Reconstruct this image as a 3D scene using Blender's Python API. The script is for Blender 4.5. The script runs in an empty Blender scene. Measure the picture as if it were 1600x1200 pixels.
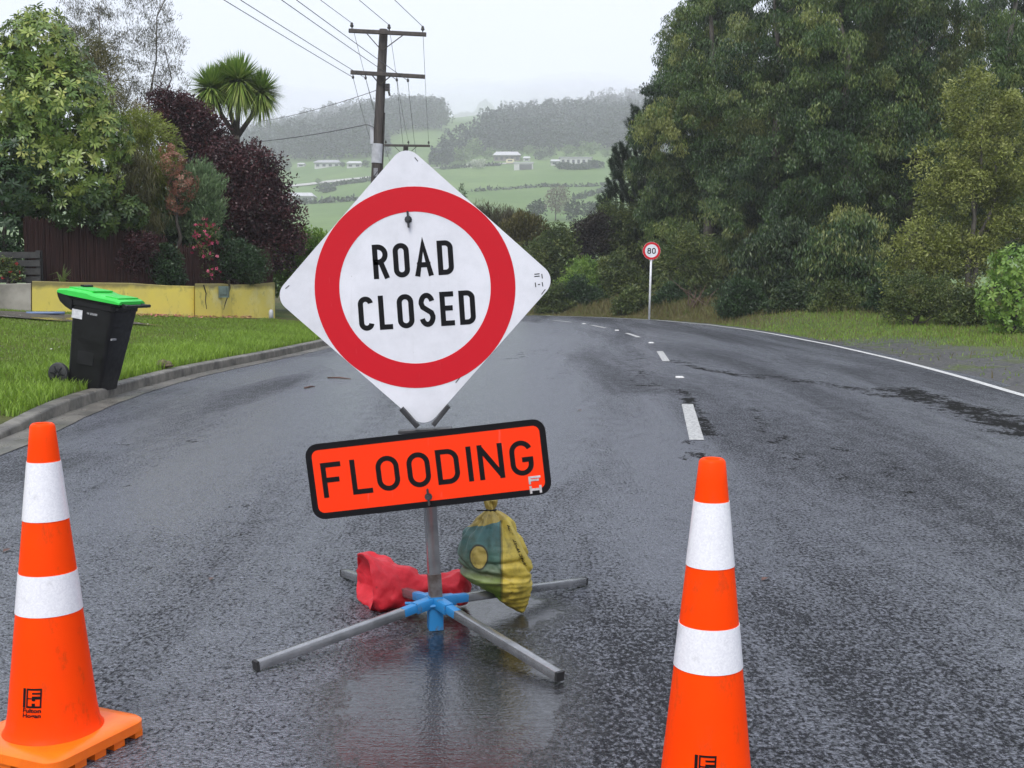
import bpy, math, random
import numpy as np
from mathutils import Vector, Matrix

# ------------------------------------------------------------------ camera, light, exposure
scene = bpy.context.scene
COL = scene.collection
R = math.radians
H = 1.30                      # eye height
F = 1780.0                    # focal length in photo pixels (1600 wide)
F0 = 1150.0; K = F / F0       # layout depths below are noted for F0; K turns them into metres
PITCH = math.atan(160 / F)
cam_d = bpy.data.cameras.new('camera')
cam_d.sensor_width = 36; cam_d.lens = 36 * F / 1600
cam_d.clip_start = 0.05; cam_d.clip_end = 6000
cam = bpy.data.objects.new('camera', cam_d); COL.objects.link(cam)
cam.location = (0, 0, H); cam.rotation_euler = (math.pi / 2 - PITCH, 0, 0)
scene.camera = cam

SUN_EL, SUN_AZ = R(52), R(200)      # weak veiled sun, behind and left of the camera
world = bpy.data.worlds.new('World'); scene.world = world; world.use_nodes = True
wn = world.node_tree.nodes; wl = world.node_tree.links; wn.clear()
sky = wn.new('ShaderNodeTexSky'); sky.sky_type = 'NISHITA'; sky.sun_disc = False
sky.sun_elevation = SUN_EL; sky.sun_rotation = SUN_AZ; sky.air_density = 1.0; sky.dust_density = 3.0
hs = wn.new('ShaderNodeHueSaturation'); hs.inputs['Saturation'].default_value = 0.12
mx = wn.new('ShaderNodeMix'); mx.data_type = 'RGBA'; mx.inputs[0].default_value = 0.72
mx.inputs[7].default_value = (6.95, 7.45, 9.0, 1)     # the even cloud deck
bg = wn.new('ShaderNodeBackground'); bg.inputs['Strength'].default_value = 0.10
wo = wn.new('ShaderNodeOutputWorld')
wl.new(sky.outputs[0], hs.inputs['Color']); wl.new(hs.outputs[0], mx.inputs[6])
wl.new(mx.outputs[2], bg.inputs['Color']); wl.new(bg.outputs[0], wo.inputs['Surface'])
sun_d = bpy.data.lights.new('sun', 'SUN'); sun_d.energy = 1.5; sun_d.angle = R(25); sun_d.color = (1, .97, .93)
sun = bpy.data.objects.new('sun', sun_d); COL.objects.link(sun)
sd = Vector((math.sin(SUN_AZ) * math.cos(SUN_EL), math.cos(SUN_AZ) * math.cos(SUN_EL), math.sin(SUN_EL)))
sun.rotation_euler = sd.to_track_quat('Z', 'Y').to_euler()
vs = scene.view_settings
scene.display_settings.display_device = 'sRGB'
vs.view_transform = 'Standard'; vs.look = 'None'; vs.gamma = 1; vs.use_curve_mapping = False
vs.exposure = 0.75
cy = scene.cycles
cy.max_bounces = 8; cy.diffuse_bounces = 3; cy.glossy_bounces = 3; cy.transmission_bounces = 3
cy.volume_bounces = 3; cy.transparent_max_bounces = 8
cy.use_denoising = True
cy.caustics_reflective = False; cy.caustics_refractive = False
HAZE = 0.00060

# ------------------------------------------------------------------ geometry of the view
SP, CP = math.sin(PITCH), math.cos(PITCH)
def ray(x, y):
    cx = (x - 800) / F; cyy = (600 - y) / F
    return Vector((cx, cyy * SP + CP, cyy * CP - SP))
def gp(x, y, z=0.0):
    d = ray(x, y); t = (z - H) / d.z
    return Vector((d.x * t, d.y * t, z))
def pxw(x, y, Y):
    d = ray(x, y); t = Y / d.y
    return Vector((d.x * t, Y, H + d.z * t))
def px(x, y, Y): return pxw(x, y, Y * K)

# ------------------------------------------------------------------ object helpers
def tag(o, label=None, cat=None, group=None, kind=None):
    if label: o['label'] = label
    if cat: o['category'] = cat
    if group: o['group'] = group
    if kind: o['kind'] = kind
    return o
def thing(name, label, cat, loc=(0, 0, 0), group=None):
    o = bpy.data.objects.new(name, None); COL.objects.link(o); o.location = loc
    o.empty_display_size = .2
    return tag(o, label, cat, group)
def copy_tree(o, parent=None):
    c = o.copy(); COL.objects.link(c)
    if parent: c.parent = parent
    for ch in list(o.children): copy_tree(ch, c)
    return c
def link(name, me, mat, parent=None):
    o = bpy.data.objects.new(name, me); COL.objects.link(o)
    if mat is not None: me.materials.append(mat)
    if parent: o.parent = parent
    return o

class MB:
    def __init__(s): s.v = []; s.f = []
    def add(s, vs, fs):
        b = len(s.v); s.v += [tuple(q) for q in vs]; s.f += [tuple(i + b for i in f) for f in fs]; return s
    def box(s, c, size, rot=None):
        hx, hy, hz = size[0] / 2, size[1] / 2, size[2] / 2
        vs = [Vector((x, y, z)) for x in (-hx, hx) for y in (-hy, hy) for z in (-hz, hz)]
        if rot is not None: vs = [rot @ q for q in vs]
        c = Vector(c)
        return s.add([c + q for q in vs], [(0, 1, 3, 2), (4, 6, 7, 5), (0, 4, 5, 1), (2, 3, 7, 6), (0, 2, 6, 4), (1, 5, 7, 3)])
    def beam(s, a, b, w, h, up=(0, 0, 1), bev=0.0):
        a = Vector(a); b = Vector(b); d = (b - a); L = d.length; d = d / L
        sd_ = d.cross(Vector(up)); sd_.normalize(); u = sd_.cross(d)
        if bev <= 0: prof = [(-w/2, -h/2), (w/2, -h/2), (w/2, h/2), (-w/2, h/2)]
        else:
            prof = []
            for (cx, cz, a0) in ((w/2-bev, h/2-bev, 0), (-w/2+bev, h/2-bev, 90), (-w/2+bev, -h/2+bev, 180), (w/2-bev, -h/2+bev, 270)):
                for k in range(3):
                    t = R(a0 + 45 * k); prof.append((cx + bev * math.cos(t), cz + bev * math.sin(t)))
        n = len(prof)
        vs = [a + sd_ * p[0] + u * p[1] for p in prof] + [b + sd_ * p[0] + u * p[1] for p in prof]
        fs = [(i, (i + 1) % n, n + (i + 1) % n, n + i) for i in range(n)] + [tuple(range(n))[::-1], tuple(range(n, 2 * n))]
        return s.add(vs, fs)
    def tube(s, pts, rad, n=6, cap=True):
        pts = [Vector(p) for p in pts]
        if not hasattr(rad, '__len__'): rad = [rad] * len(pts)
        vs = []; prev = None
        for i, p in enumerate(pts):
            d = (pts[min(i + 1, len(pts) - 1)] - pts[max(i - 1, 0)]); d.normalize()
            if prev is None:
                ref = Vector((0, 0, 1)) if abs(d.z) < .9 else Vector((1, 0, 0))
                u = d.cross(ref)
            else: u = prev - d * prev.dot(d)
            u.normalize(); w = d.cross(u); prev = u
            for k in range(n):
                t = 2 * math.pi * k / n
                vs.append(p + (u * math.cos(t) + w * math.sin(t)) * rad[i])
        fs = []
        for i in range(len(pts) - 1):
            for k in range(n):
                fs.append((i*n + k, i*n + (k+1) % n, (i+1)*n + (k+1) % n, (i+1)*n + k))
        if cap: fs += [tuple(range(n))[::-1], tuple(range((len(pts)-1)*n, len(pts)*n))]
        return s.add(vs, fs)
    def lathe(s, prof, n=32, c=(0, 0, 0), cap=True, axis='z'):
        vs = []
        for (r, z) in prof:
            for k in range(n):
                t = 2 * math.pi * k / n
                q = (r * math.cos(t), r * math.sin(t), z)
                if axis == 'y': q = (q[0], q[2], q[1])
                vs.append((c[0] + q[0], c[1] + q[1], c[2] + q[2]))
        fs = []
        for i in range(len(prof) - 1):
            for k in range(n):
                fs.append((i*n + k, i*n + (k+1) % n, (i+1)*n + (k+1) % n, (i+1)*n + k))
        if cap: fs += [tuple(range(n))[::-1], tuple(range((len(prof)-1)*n, len(prof)*n))]
        return s.add(vs, fs)
    def loft(s, rings, cap=True):
        n = len(rings[0]); vs = [q for r_ in rings for q in r_]; fs = []
        for i in range(len(rings) - 1):
            for k in range(n):
                fs.append((i*n + k, i*n + (k+1) % n, (i+1)*n + (k+1) % n, (i+1)*n + k))
        if cap: fs += [tuple(range(n))[::-1], tuple(range((len(rings)-1)*n, len(rings)*n))]
        return s.add(vs, fs)
    def prism(s, poly, y0, y1, M):
        # poly in the (a, b) plane; M maps (a, depth, b) to local space
        n = len(poly)
        vs = [M(a, y0, b) for a, b in poly] + [M(a, y1, b) for a, b in poly]
        fs = [tuple(range(n)), tuple(range(n, 2*n))[::-1]] + [(i, n + i, n + (i+1) % n, (i+1) % n) for i in range(n)]
        return s.add(vs, fs)
    def build(s, name, mat, parent=None, smooth=False, off=(0, 0, 0), sharp=None):
        me = bpy.data.meshes.new(name)
        o_ = Vector(off)
        me.from_pydata([tuple(Vector(q) - o_) for q in s.v], [], s.f)
        if smooth or sharp:
            me.polygons.foreach_set('use_smooth', [True] * len(me.polygons))
            if sharp: me.set_sharp_from_angle(angle=R(sharp))
        me.update(); me.validate()
        # outward normals
        import bmesh
        bm = bmesh.new(); bm.from_mesh(me); bmesh.ops.recalc_face_normals(bm, faces=bm.faces); bm.to_mesh(me); bm.free()
        return link(name, me, mat, parent)

def np_mesh(name, V, Fq, mat, parent=None, tint=None, smooth=False, pattrs=None):
    """mesh from numpy arrays; Fq (m,3) or (m,4); tint per face; pattrs per vertex"""
    me = bpy.data.meshes.new(name)
    V = np.asarray(V, np.float32); Fq = np.asarray(Fq, np.int32); m, k = Fq.shape
    me.vertices.add(len(V)); me.vertices.foreach_set('co', V.ravel())
    me.loops.add(m * k); me.loops.foreach_set('vertex_index', Fq.ravel())
    me.polygons.add(m); me.polygons.foreach_set('loop_start', np.arange(m, dtype=np.int32) * k)
    if smooth: me.polygons.foreach_set('use_smooth', np.ones(m, dtype=bool))
    me.update(calc_edges=True)
    if tint is not None:
        a = me.attributes.new('tint', 'FLOAT', 'FACE'); a.data.foreach_set('value', np.asarray(tint, np.float32))
    for kk, arr in (pattrs or {}).items():
        a = me.attributes.new(kk, 'FLOAT', 'POINT'); a.data.foreach_set('value', np.asarray(arr, np.float32).ravel())
    return link(name, me, mat, parent)

# ------------------------------------------------------------------ materials
class NT:
    def __init__(s, name):
        s.m = bpy.data.materials.new(name); s.m.use_nodes = True
        s.n = s.m.node_tree.nodes; s.l = s.m.node_tree.links
        s.b = s.n['Principled BSDF']; s.out = s.n['Material Output']
    def new(s, t, **kw):
        x = s.n.new(t)
        for k, v in kw.items(): setattr(x, k, v)
        return x
    def coord(s, which='Object'):
        return s.new('ShaderNodeTexCoord').outputs[which]
    def noise(s, scale, detail=4, rough=.55, vec=None, stretch=None, dist=0.0):
        t = s.new('ShaderNodeTexNoise'); t.inputs['Scale'].default_value = scale
        t.inputs['Detail'].default_value = detail; t.inputs['Roughness'].default_value = rough
        t.inputs['Distortion'].default_value = dist
        v = vec or s.coord()
        if stretch:
            mp = s.new('ShaderNodeMapping'); mp.inputs['Scale'].default_value = stretch
            s.l.new(v, mp.inputs['Vector']); v = mp.outputs[0]
        s.l.new(v, t.inputs['Vector']); return t.outputs['Fac']
    def voro(s, scale, feat='F1', out='Distance', vec=None, rnd=1.0):
        t = s.new('ShaderNodeTexVoronoi', feature=feat); t.inputs['Scale'].default_value = scale
        t.inputs['Randomness'].default_value = rnd
        s.l.new(vec or s.coord(), t.inputs['Vector']); return t.outputs[out]
    def ramp(s, fac, stops):
        r_ = s.new('ShaderNodeValToRGB'); e = r_.color_ramp.elements
        while len(e) < len(stops): e.new(0.5)
        for i, (p, c) in enumerate(stops):
            e[i].position = p; e[i].color = (c if hasattr(c, '__len__') else (c, c, c)) + ((1,) if not hasattr(c, '__len__') or len(c) == 3 else ())
        s.l.new(fac, r_.inputs[0]); return r_.outputs[0]
    def mix(s, fac, a, b, mode='MIX'):
        x = s.new('ShaderNodeMix', data_type='RGBA', blend_type=mode)
        for i, v in ((0, fac), (6, a), (7, b)):
            if isinstance(v, (int, float)): x.inputs[i].default_value = v if i == 0 else (v, v, v, 1)
            elif isinstance(v, tuple): x.inputs[i].default_value = v + (1,)
            else: s.l.new(v, x.inputs[i])
        return x.outputs[2]
    def math(s, op, a, b=None, c=None, clamp=False):
        x = s.new('ShaderNodeMath', operation=op, use_clamp=clamp)
        for i, v in enumerate((a, b, c)):
            if v is None: continue
            if isinstance(v, (int, float)): x.inputs[i].default_value = v
            else: s.l.new(v, x.inputs[i])
        return x.outputs[0]
    def attr(s, name):
        a = s.new('ShaderNodeAttribute'); a.attribute_name = name; return a.outputs['Fac']
    def xyz(s, vec=None):
        x = s.new('ShaderNodeSeparateXYZ'); s.l.new(vec or s.coord(), x.inputs[0]); return x.outputs
    def set(s, **kw):
        names = dict(color='Base Color', rough='Roughness', metal='Metallic', spec='Specular IOR Level', coat='Coat Weight', coat_rough='Coat Roughness', ior='IOR')
        for k, v in kw.items():
            i = s.b.inputs[names[k]]
            if isinstance(v, (int, float)): i.default_value = v
            elif isinstance(v, tuple): i.default_value = v + (1,)
            else: s.l.new(v, i)
        return s
    def bump(s, h, strength=.3, dist=.01, to='Normal', base=None):
        b = s.new('ShaderNodeBump'); b.inputs['Strength'].default_value = strength; b.inputs['Distance'].default_value = dist
        s.l.new(h, b.inputs['Height'])
        if base is not None: s.l.new(base, b.inputs['Normal'])
        s.l.new(b.outputs[0], s.b.inputs[to]); return b.outputs[0]

def plain(name, c1, c2=None, rough=.5, metal=0, scale=6, bump=0, bscale=40, bd=.004, spec=.5, lo=.35, hi=.65):
    t = NT(name)
    if c2 is None: c2 = tuple(v * .82 for v in c1)
    f = t.noise(scale, 5)
    t.set(color=t.ramp(f, [(lo, c1), (hi, c2)]), metal=metal, spec=spec)
    f2 = t.noise(scale * 4, 3)
    t.set(rough=t.ramp(f2, [(.3, max(.02, rough - .1)), (.7, min(1, rough + .1))]))
    if bump: t.bump(t.noise(bscale, 4), bump, bd)
    return t.m

def leafmat(name, cols, rough=.42, trans=.3, spec=.4):
    t = NT(name)
    c = t.ramp(t.attr('tint'), [(i / (len(cols) - 1), q) for i, q in enumerate(cols)])
    t.set(color=c, rough=rough, spec=spec)
    tr = t.new('ShaderNodeBsdfTranslucent'); t.l.new(c, tr.inputs['Color'])
    ms = t.new('ShaderNodeMixShader'); ms.inputs[0].default_value = trans
    t.l.new(t.b.outputs[0], ms.inputs[1]); t.l.new(tr.outputs[0], ms.inputs[2]); t.l.new(ms.outputs[0], t.out.inputs['Surface'])
    return t.m

# ------------------------------------------------------------------ ground shapes
def sm(a, b, x):
    t = np.clip((np.asarray(x, float) - a) / (b - a), 0, 1); return t * t * (3 - 2 * t)
KY = np.array([-8, -3, 2, 4, 5.9, 7.04, 8.19, 9.98, 11.2, 12.8, 14.9, 17, 19.5, 21.5, 23.2]) * K
KX = np.array([-3.8, -3.8, -3.9, -4.0, -4.2, -4.42, -4.55, -4.55, -4.36, -4.05, -3.8, -3.5, -3.05, -2.7, -2.6])
def smooth_interp(y, ys, xs):
    y = np.asarray(y, float); acc = 0
    for d in (-.8, -.4, 0, .4, .8): acc = acc + np.interp(y + d, ys, xs)
    return acc / 5
def kerb_x(y): return smooth_interp(y, KY, KX)
RY = np.array([-8, 0, 5, 8.29, 9.98, 12.2, 15.06, 18.87, 20.6, 22.56]) * K
RX = np.array([4.6, 5.0, 5.5, 5.83, 6.13, 6.40, 6.56, 6.5, 6.25, 5.88])
def right_x(y): return smooth_interp(y, RY, RX)
L_BEND = [(a, b * K) for a, b in [(-2.62, 22.6), (-2.9, 23.8), (-3.6, 24.5), (-5.2, 25.3), (-8, 26.2), (-14, 27.6), (-25, 30)]]
R_BEND = [(a, b * K) for a, b in [(5.88, 22.6), (4.9, 24.9), (3.3, 26.7), (1.3, 28.1), (-3.0, 30.3), (-12, 33), (-25, 37)]]
def rowz(x, y):           # the road falls away after the bend
    return -0.07 * np.clip(-1.0 - np.asarray(x, float), 0, 30) * sm(22.5, 24.5, np.asarray(y, float) / K)
def verge_z(x, y):
    d = np.clip(kerb_x(y) - .17 - np.asarray(x, float), 0, 50)
    return .125 * (0.35 + .65 * sm(5.6, 7.6, np.asarray(y, float) / K)) + .155 * d / (1 + .1 * d)

right_line = np.array([(right_x(y), y) for y in np.arange(-8, 22.5, .5) * K] + R_BEND)
def dist_poly(X, Y, P):
    P = np.asarray(P, float); best = np.full(np.shape(X), 1e9)
    for (ax, ay), (bx, by) in zip(P[:-1], P[1:]):
        dx, dy = bx - ax, by - ay; L = dx*dx + dy*dy
        t = np.clip(((X - ax) * dx + (Y - ay) * dy) / L, 0, 1)
        best = np.minimum(best, np.hypot(X - ax - t*dx, Y - ay - t*dy))
    return best
def in_poly(X, Y, P):
    ins = np.zeros(np.shape(X), bool); n = len(P)
    for i in range(n):
        ax, ay = P[i]; bx, by = P[(i + 1) % n]
        c = (ay > Y) != (by > Y)
        xx = (bx - ax) * (Y - ay) / ((by - ay) if by != ay else 1e-9) + ax
        ins ^= c & (X < xx)
    return ins
left_line = [(kerb_x(y), y) for y in np.arange(-8, 22.6, .5) * K] + L_BEND
ROADPOLY = list(map(tuple, left_line)) + list(map(tuple, right_line[::-1]))
LEFTPOLY = list(map(tuple, left_line)) + [(-60, 34 * K), (-60, -8 * K)]
PROF_Y = np.array([40, 80, 120, 160, 200, 260, 330, 400, 440, 520, 620, 720, 900, 1300])
PROF_R = np.array([452, 458, 440, 400, 352, 326, 292, 262, 246, 217, 193, 190, 205, 230])
PROF_Z = H + PROF_Y * K * (440 - PROF_R) / F
def hill_noise(x, y):
    return (np.sin(x * .021 + 1.3) * np.cos(y * .017 + .4) + .5 * np.sin(x * .047 + y * .031) + .3 * np.sin(x * .09 - y * .06 + 2))
def terrain(x, y):
    x = np.asarray(x, float); y = np.asarray(y, float)
    inroad = in_poly(x, y, ROADPOLY); inleft = in_poly(x, y, LEFTPOLY)
    s = dist_poly(x, y, right_line)
    yd = y / K
    wy = .12 + .88 * sm(17, 24, yd)
    right = .03 * sm(.3, 1.5, s) + wy * (.42 * sm(.6, 2.4, s) + .5 * sm(2, 9, s)) + rowz(x, y) * (1 - sm(0, 6, s))
    near = np.where(inroad, -.09 + rowz(x, y), np.where(inleft, verge_z(x, np.minimum(y, 24 * K)) - .14, right))
    far = np.interp(yd, PROF_Y, PROF_Z)
    u = x / np.maximum(yd, 40)
    fac = 1 - .30 * sm(-.12, -.5, u) + .03 * sm(.0, .15, u) - .10 * sm(.3, .9, u)
    far = np.where(far > 8, 8 + (far - 8) * fac, far) + hill_noise(x, yd) * np.clip((yd - 150) / 350, 0, 1) * 2.4
    w = sm(38, 90, yd)
    return near * (1 - w) + far * w
def tz(x, y): return float(terrain(np.array([x]), np.array([y]))[0])
def hit(x, y, y0=130):
    d = ray(x, y); ts = np.arange(y0 * K, 1000 * K, 1.0)
    X = d.x * ts / d.y; Z = H + d.z * ts / d.y
    k = np.argmax(terrain(X, ts) > Z)
    return Vector((X[k], ts[k], tz(X[k], ts[k])))

# ------------------------------------------------------------------ ground, road, kerb
def ground_material():
    t = NT('ground')
    n1 = t.noise(.35, 5); n2 = t.noise(9, 6, .7); n3 = t.noise(.02, 5)
    near = t.mix(t.ramp(n1, [(.35, 0), (.65, 1)]), (.055, .095, .018), (.10, .12, .03))
    near = t.mix(t.ramp(n2, [(.4, 0), (.75, .7)]), near, (.035, .045, .016))
    dry = t.mix(t.ramp(n2, [(.35, 0), (.7, 1)]), (.085, .075, .028), (.045, .05, .018))
    c = t.mix(t.attr('dry'), near, dry)
    grav = t.mix(t.ramp(t.voro(26, out='Color'), [(.2, 0), (.9, 1)]), (.035, .035, .037), (.12, .115, .11))
    gm = t.math('MULTIPLY', t.attr('gravel'), t.ramp(t.noise(1.1, 5, .65), [(.36, 0), (.50, 1)]))
    c = t.mix(gm, c, grav)
    field = t.mix(t.ramp(n3, [(.35, 0), (.65, 1)]), (.08, .150, .030), (.135, .21, .055))
    field = t.mix(t.ramp(t.noise(.25, 6, .7), [(.42, 0), (.72, .55)]), field, (.07, .105, .04))
    c = t.mix(t.attr('field'), c, field)
    t.set(color=c, rough=t.mix(gm, .85, .45), spec=.3)
    t.bump(t.noise(14, 6, .7), .6, .04)
    return t.m
xs = np.concatenate([np.linspace(-860, -48, 60), np.arange(-46, 46.1, .4), np.linspace(48, 860, 60)])
ys = np.concatenate([np.linspace(-60, -8, 10), np.arange(-6, 46, .3), np.arange(47, 130, 2.5), np.arange(132, 760, 5), np.linspace(770, 1220, 20)]) * K
GX, GY = np.meshgrid(xs, ys); GZ = terrain(GX, GY)
nx, ny = len(xs), len(ys)
idx = np.arange(nx * ny).reshape(ny, nx)
quads = np.stack([idx[:-1, :-1], idx[:-1, 1:], idx[1:, 1:], idx[1:, :-1]], -1).reshape(-1, 4)
sR = dist_poly(GX, GY, right_line); inr = in_poly(GX, GY, ROADPOLY); inl = in_poly(GX, GY, LEFTPOLY)
gravel = np.where(inr | inl, 0, sm(2.6, 1.4, sR) * sm(18, 15.0, GY / K) + sm(.45, .2, sR))
dry = np.where(inr | inl, 0, sm(19, 23, GY / K) * sm(.3, .8, sR) * sm(46, 40, GY / K) * (.35 + .65 * sm(9.5, 7.5, GX)))
fieldw = sm(60, 100, GY / K)
g = np_mesh('ground', np.stack([GX, GY, GZ], -1).reshape(-1, 3), quads, ground_material(), smooth=True,
            pattrs=dict(gravel=gravel, dry=dry, field=fieldw)); tag(g, kind='structure')

def road_material():
    t = NT('wet chip seal')
    co = t.coord()
    chip = t.voro(95, vec=co); chipc = t.voro(95, out='Color', vec=co)
    grit = t.noise(150, 3, .7, co)
    tar = t.attr('tar'); pud = t.attr('puddle')
    rag = t.noise(4.0, 6, .75, co, stretch=(1.0, .55, 1)); rag2 = t.noise(24, 6, .78, co, stretch=(1.0, .5, 1))
    ragm = t.math('ADD', t.math('MULTIPLY', rag, .55), t.math('MULTIPLY', rag2, .45))
    tarm = t.ramp(t.math('ADD', tar, t.math('MULTIPLY', t.math('SUBTRACT', ragm, .5), 3.6)), [(.40, 0), (.52, 1)])
    pm = t.ramp(t.math('ADD', pud, t.math('MULTIPLY', t.math('SUBTRACT', ragm, .5), 1.3)), [(.3, 0), (.62, 1)])
    # wheel-track wear and wet sky sheen, both put into a lighter blue-grey colour
    wear_sheen = t.noise(.55, 6, .62, co, stretch=(1.5, .16, 1), dist=.5)
    wm = t.ramp(t.math('ADD', wear_sheen, t.math('MULTIPLY', t.attr('sheen'), .30)), [(.40, 0), (.60, 1)])
    # dark pits between the chips, gathered in ragged drifts along the lane
    pit = t.math('ADD', t.math('MULTIPLY', t.noise(62, 4, .75, co, stretch=(1, .6, 1)), .80), t.math('MULTIPLY', t.noise(9, 5, .7, co, stretch=(1, .5, 1)), .20))
    pitm = t.ramp(t.math('SUBTRACT', pit, t.math('MULTIPLY', t.math('SUBTRACT', t.math('ADD', wear_sheen, t.math('MULTIPLY', t.attr('sheen'), .35)), .5), .34)), [(.505, 0), (.575, 1)])
    base = t.mix(t.ramp(chipc, [(.1, 0), (.95, 1)]), (.024, .026, .032), (.185, .195, .23))
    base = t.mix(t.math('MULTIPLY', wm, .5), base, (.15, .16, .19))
    base = t.mix(t.math('MULTIPLY', pitm, .85), base, (.008, .008, .009))
    base = t.mix(tarm, base, (.007, .0065, .006))  # tar bleed; the reflection of dark trees is put into its near-black colour
    base = t.mix(t.math('MULTIPLY', pm, .8), base, (.006, .006, .006))
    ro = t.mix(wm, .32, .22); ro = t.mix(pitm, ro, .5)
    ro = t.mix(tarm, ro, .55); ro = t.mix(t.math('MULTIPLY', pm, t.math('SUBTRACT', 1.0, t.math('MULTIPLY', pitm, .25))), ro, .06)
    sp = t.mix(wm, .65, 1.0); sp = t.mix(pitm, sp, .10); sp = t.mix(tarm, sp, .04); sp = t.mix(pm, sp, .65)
    t.set(color=base, rough=ro, spec=sp)
    # stone bump, drowned where water stands
    hgt = t.math('ADD', t.math('MULTIPLY', chip, -1.0), t.math('MULTIPLY', grit, .35))
    amt = t.math('SUBTRACT', 1.0, t.math('MULTIPLY', pm, .94))
    amt = t.math('MULTIPLY', amt, t.math('SUBTRACT', 1.0, t.math('MULTIPLY', tarm, .55)))
    amt = t.math('MULTIPLY', amt, t.math('SUBTRACT', 1.0, t.math('MULTIPLY', wm, .15)))
    nb = t.bump(t.math('MULTIPLY', hgt, amt), .8, .012)
    rip = t.noise(34, 4, .65, co, stretch=(.40, 1.5, 1), dist=.3)
    t.bump(t.math('MULTIPLY', rip, t.math('MULTIPLY', pm, 1.0)), .17, .011, base=nb)
    return t.m

def gut_w(y): return .27 + .06 * sm(9, 6, np.asarray(y, float) / K)
rows = []
for y in np.concatenate([np.arange(-5, 14, .06), np.arange(14, 22.6, .15)]) * K:
    rows.append(((float(kerb_x(y)) + float(gut_w(y)) - .02, y), (float(right_x(y)) + .28, y)))
for (l, r_) in zip(L_BEND[1:], R_BEND[1:]):
    rows.append(((l[0], l[1] + .35), (r_[0] + .1, r_[1] + .45)))
NC = 120
V = []
for (l, r_) in rows:
    t_ = np.linspace(0, 1, NC); X = l[0] + (r_[0] - l[0]) * t_; Y = l[1] + (r_[1] - l[1]) * t_
    V.append(np.stack([X, Y, rowz(X, Y)], -1))
V = np.array(V); nr = len(rows); RXY = V[..., :2]
idx = np.arange(nr * NC).reshape(nr, NC)
quads = np.stack([idx[:-1, :-1], idx[:-1, 1:], idx[1:, 1:], idx[1:, :-1]], -1).reshape(-1, 4)
def pxline(pts): return [tuple(gp(*p)[:2]) for p in pts]
def band(pts, wid, amp):
    P = pxline(pts); d = dist_poly(RXY[..., 0], RXY[..., 1], P); return amp * np.clip(1.25 - d / wid, -1, 1)
tar = np.maximum.reduce([
    band([(1400, 608), (1500, 636), (1600, 672), (1750, 720)], .42, .62),
    band([(1180, 585), (1290, 600), (1400, 620)], .33, .45),
    band([(1045, 562), (1090, 575), (1180, 590)], .22, .5),
    band([(1065, 608), (1085, 640), (1110, 680)], .13, .55),
    band([(990, 560), (1005, 590), (1020, 608)], .30, .34),
    band([(1175, 640), (1205, 680), (1260, 730), (1350, 760)], .2, .35),
    band([(850, 545), (800, 560)], .5, .25),
    band([(1050, 680), (1100, 720)], .2, .32), band([(1000, 545), (985, 580), (1010, 620)], .4, .26), band([(1260, 660), (1330, 700), (1450, 790)], .3, .22),
    band([(760, 640), (730, 760)], .3, .16), band([(330, 650), (160, 760)], .35, .2), band([(420, 790), (250, 900)], .3, .16), band([(900, 540), (860, 590)], .5, .2)])
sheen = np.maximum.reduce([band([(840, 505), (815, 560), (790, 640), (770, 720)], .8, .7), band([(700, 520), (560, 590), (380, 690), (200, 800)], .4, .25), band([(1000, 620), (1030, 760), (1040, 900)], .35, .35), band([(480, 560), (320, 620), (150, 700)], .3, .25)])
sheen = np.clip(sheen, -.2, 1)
dx_, dy_ = RXY[..., 0] + .19, RXY[..., 1] - 2.25 * K
pud = np.clip(1.28 - np.sqrt((dx_ / .50) ** 2 + (dy_ / (.64 * K)) ** 2), -1, 1)
pud = np.maximum(pud, np.clip(1.2 - np.sqrt(((RXY[..., 0] + .12) / .5) ** 2 + ((RXY[..., 1] - 2.85 * K) / (.26 * K)) ** 2), -1, 1))
road = np_mesh('road', V.reshape(-1, 3), quads, road_material(), smooth=True, pattrs=dict(tar=tar, puddle=pud, sheen=sheen)); tag(road, kind='structure')

def strip(name, left, right, mat, z=.004, kind='structure'):
    """sheet between two point lists"""
    n = len(left); V_ = []; F_ = []
    for a, b in zip(left, right): V_ += [tuple(a) if len(a) == 3 else (a[0], a[1], z), tuple(b) if len(b) == 3 else (b[0], b[1], z)]
    for i in range(n - 1): F_.append((2*i, 2*i+1, 2*i+3, 2*i+2))
    o = MB().add(V_, F_).build(name, mat); 
    return tag(o, kind=kind)
concrete = plain('kerb concrete', (.20, .185, .155), (.075, .07, .06), rough=.5, scale=3.5, bump=.4, bscale=60)
gutc = plain('gutter concrete', (.20, .185, .16), (.085, .08, .07), rough=.33, scale=2.2, bump=.3, bscale=80)
yk = np.arange(-5, 22.6, .3) * K
GL = [(float(kerb_x(y)) - .01, y, .006) for y in yk]; GR = [(float(kerb_x(y)) + float(gut_w(y)) + .03 * math.sin(y * 5.1) * .35, y, .006) for y in yk]
strip('gutter', GL, GR, gutc)
kb = MB(); rings = []
kj = []
for y in np.arange(-5 * K, 22.6 * K, .45):
    kj.append((y, 0.0))
for y in np.arange(-5 * K + .2, 22.6 * K, .9):
    kj += [(y - .010, 0.0), (y - .005, .007), (y + .005, .007), (y + .010, 0.0)]
for y, gq in sorted(kj):
    x = float(kerb_x(y)); hh = .125 * (.30 + .70 * float(sm(5.4, 7.4, y / K))) - gq; x -= gq
    rings.append([(x + .015, y, -.05), (x + .012, y, hh - .03), (x + .008, y, hh - .012), (x - .006, y, hh), (x - .12, y, hh + .004), (x - .135, y, hh - .01), (x - .14, y, -.05)])
kb.loft(rings); tag(kb.build('kerb', concrete, sharp=40), kind='structure')

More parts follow.
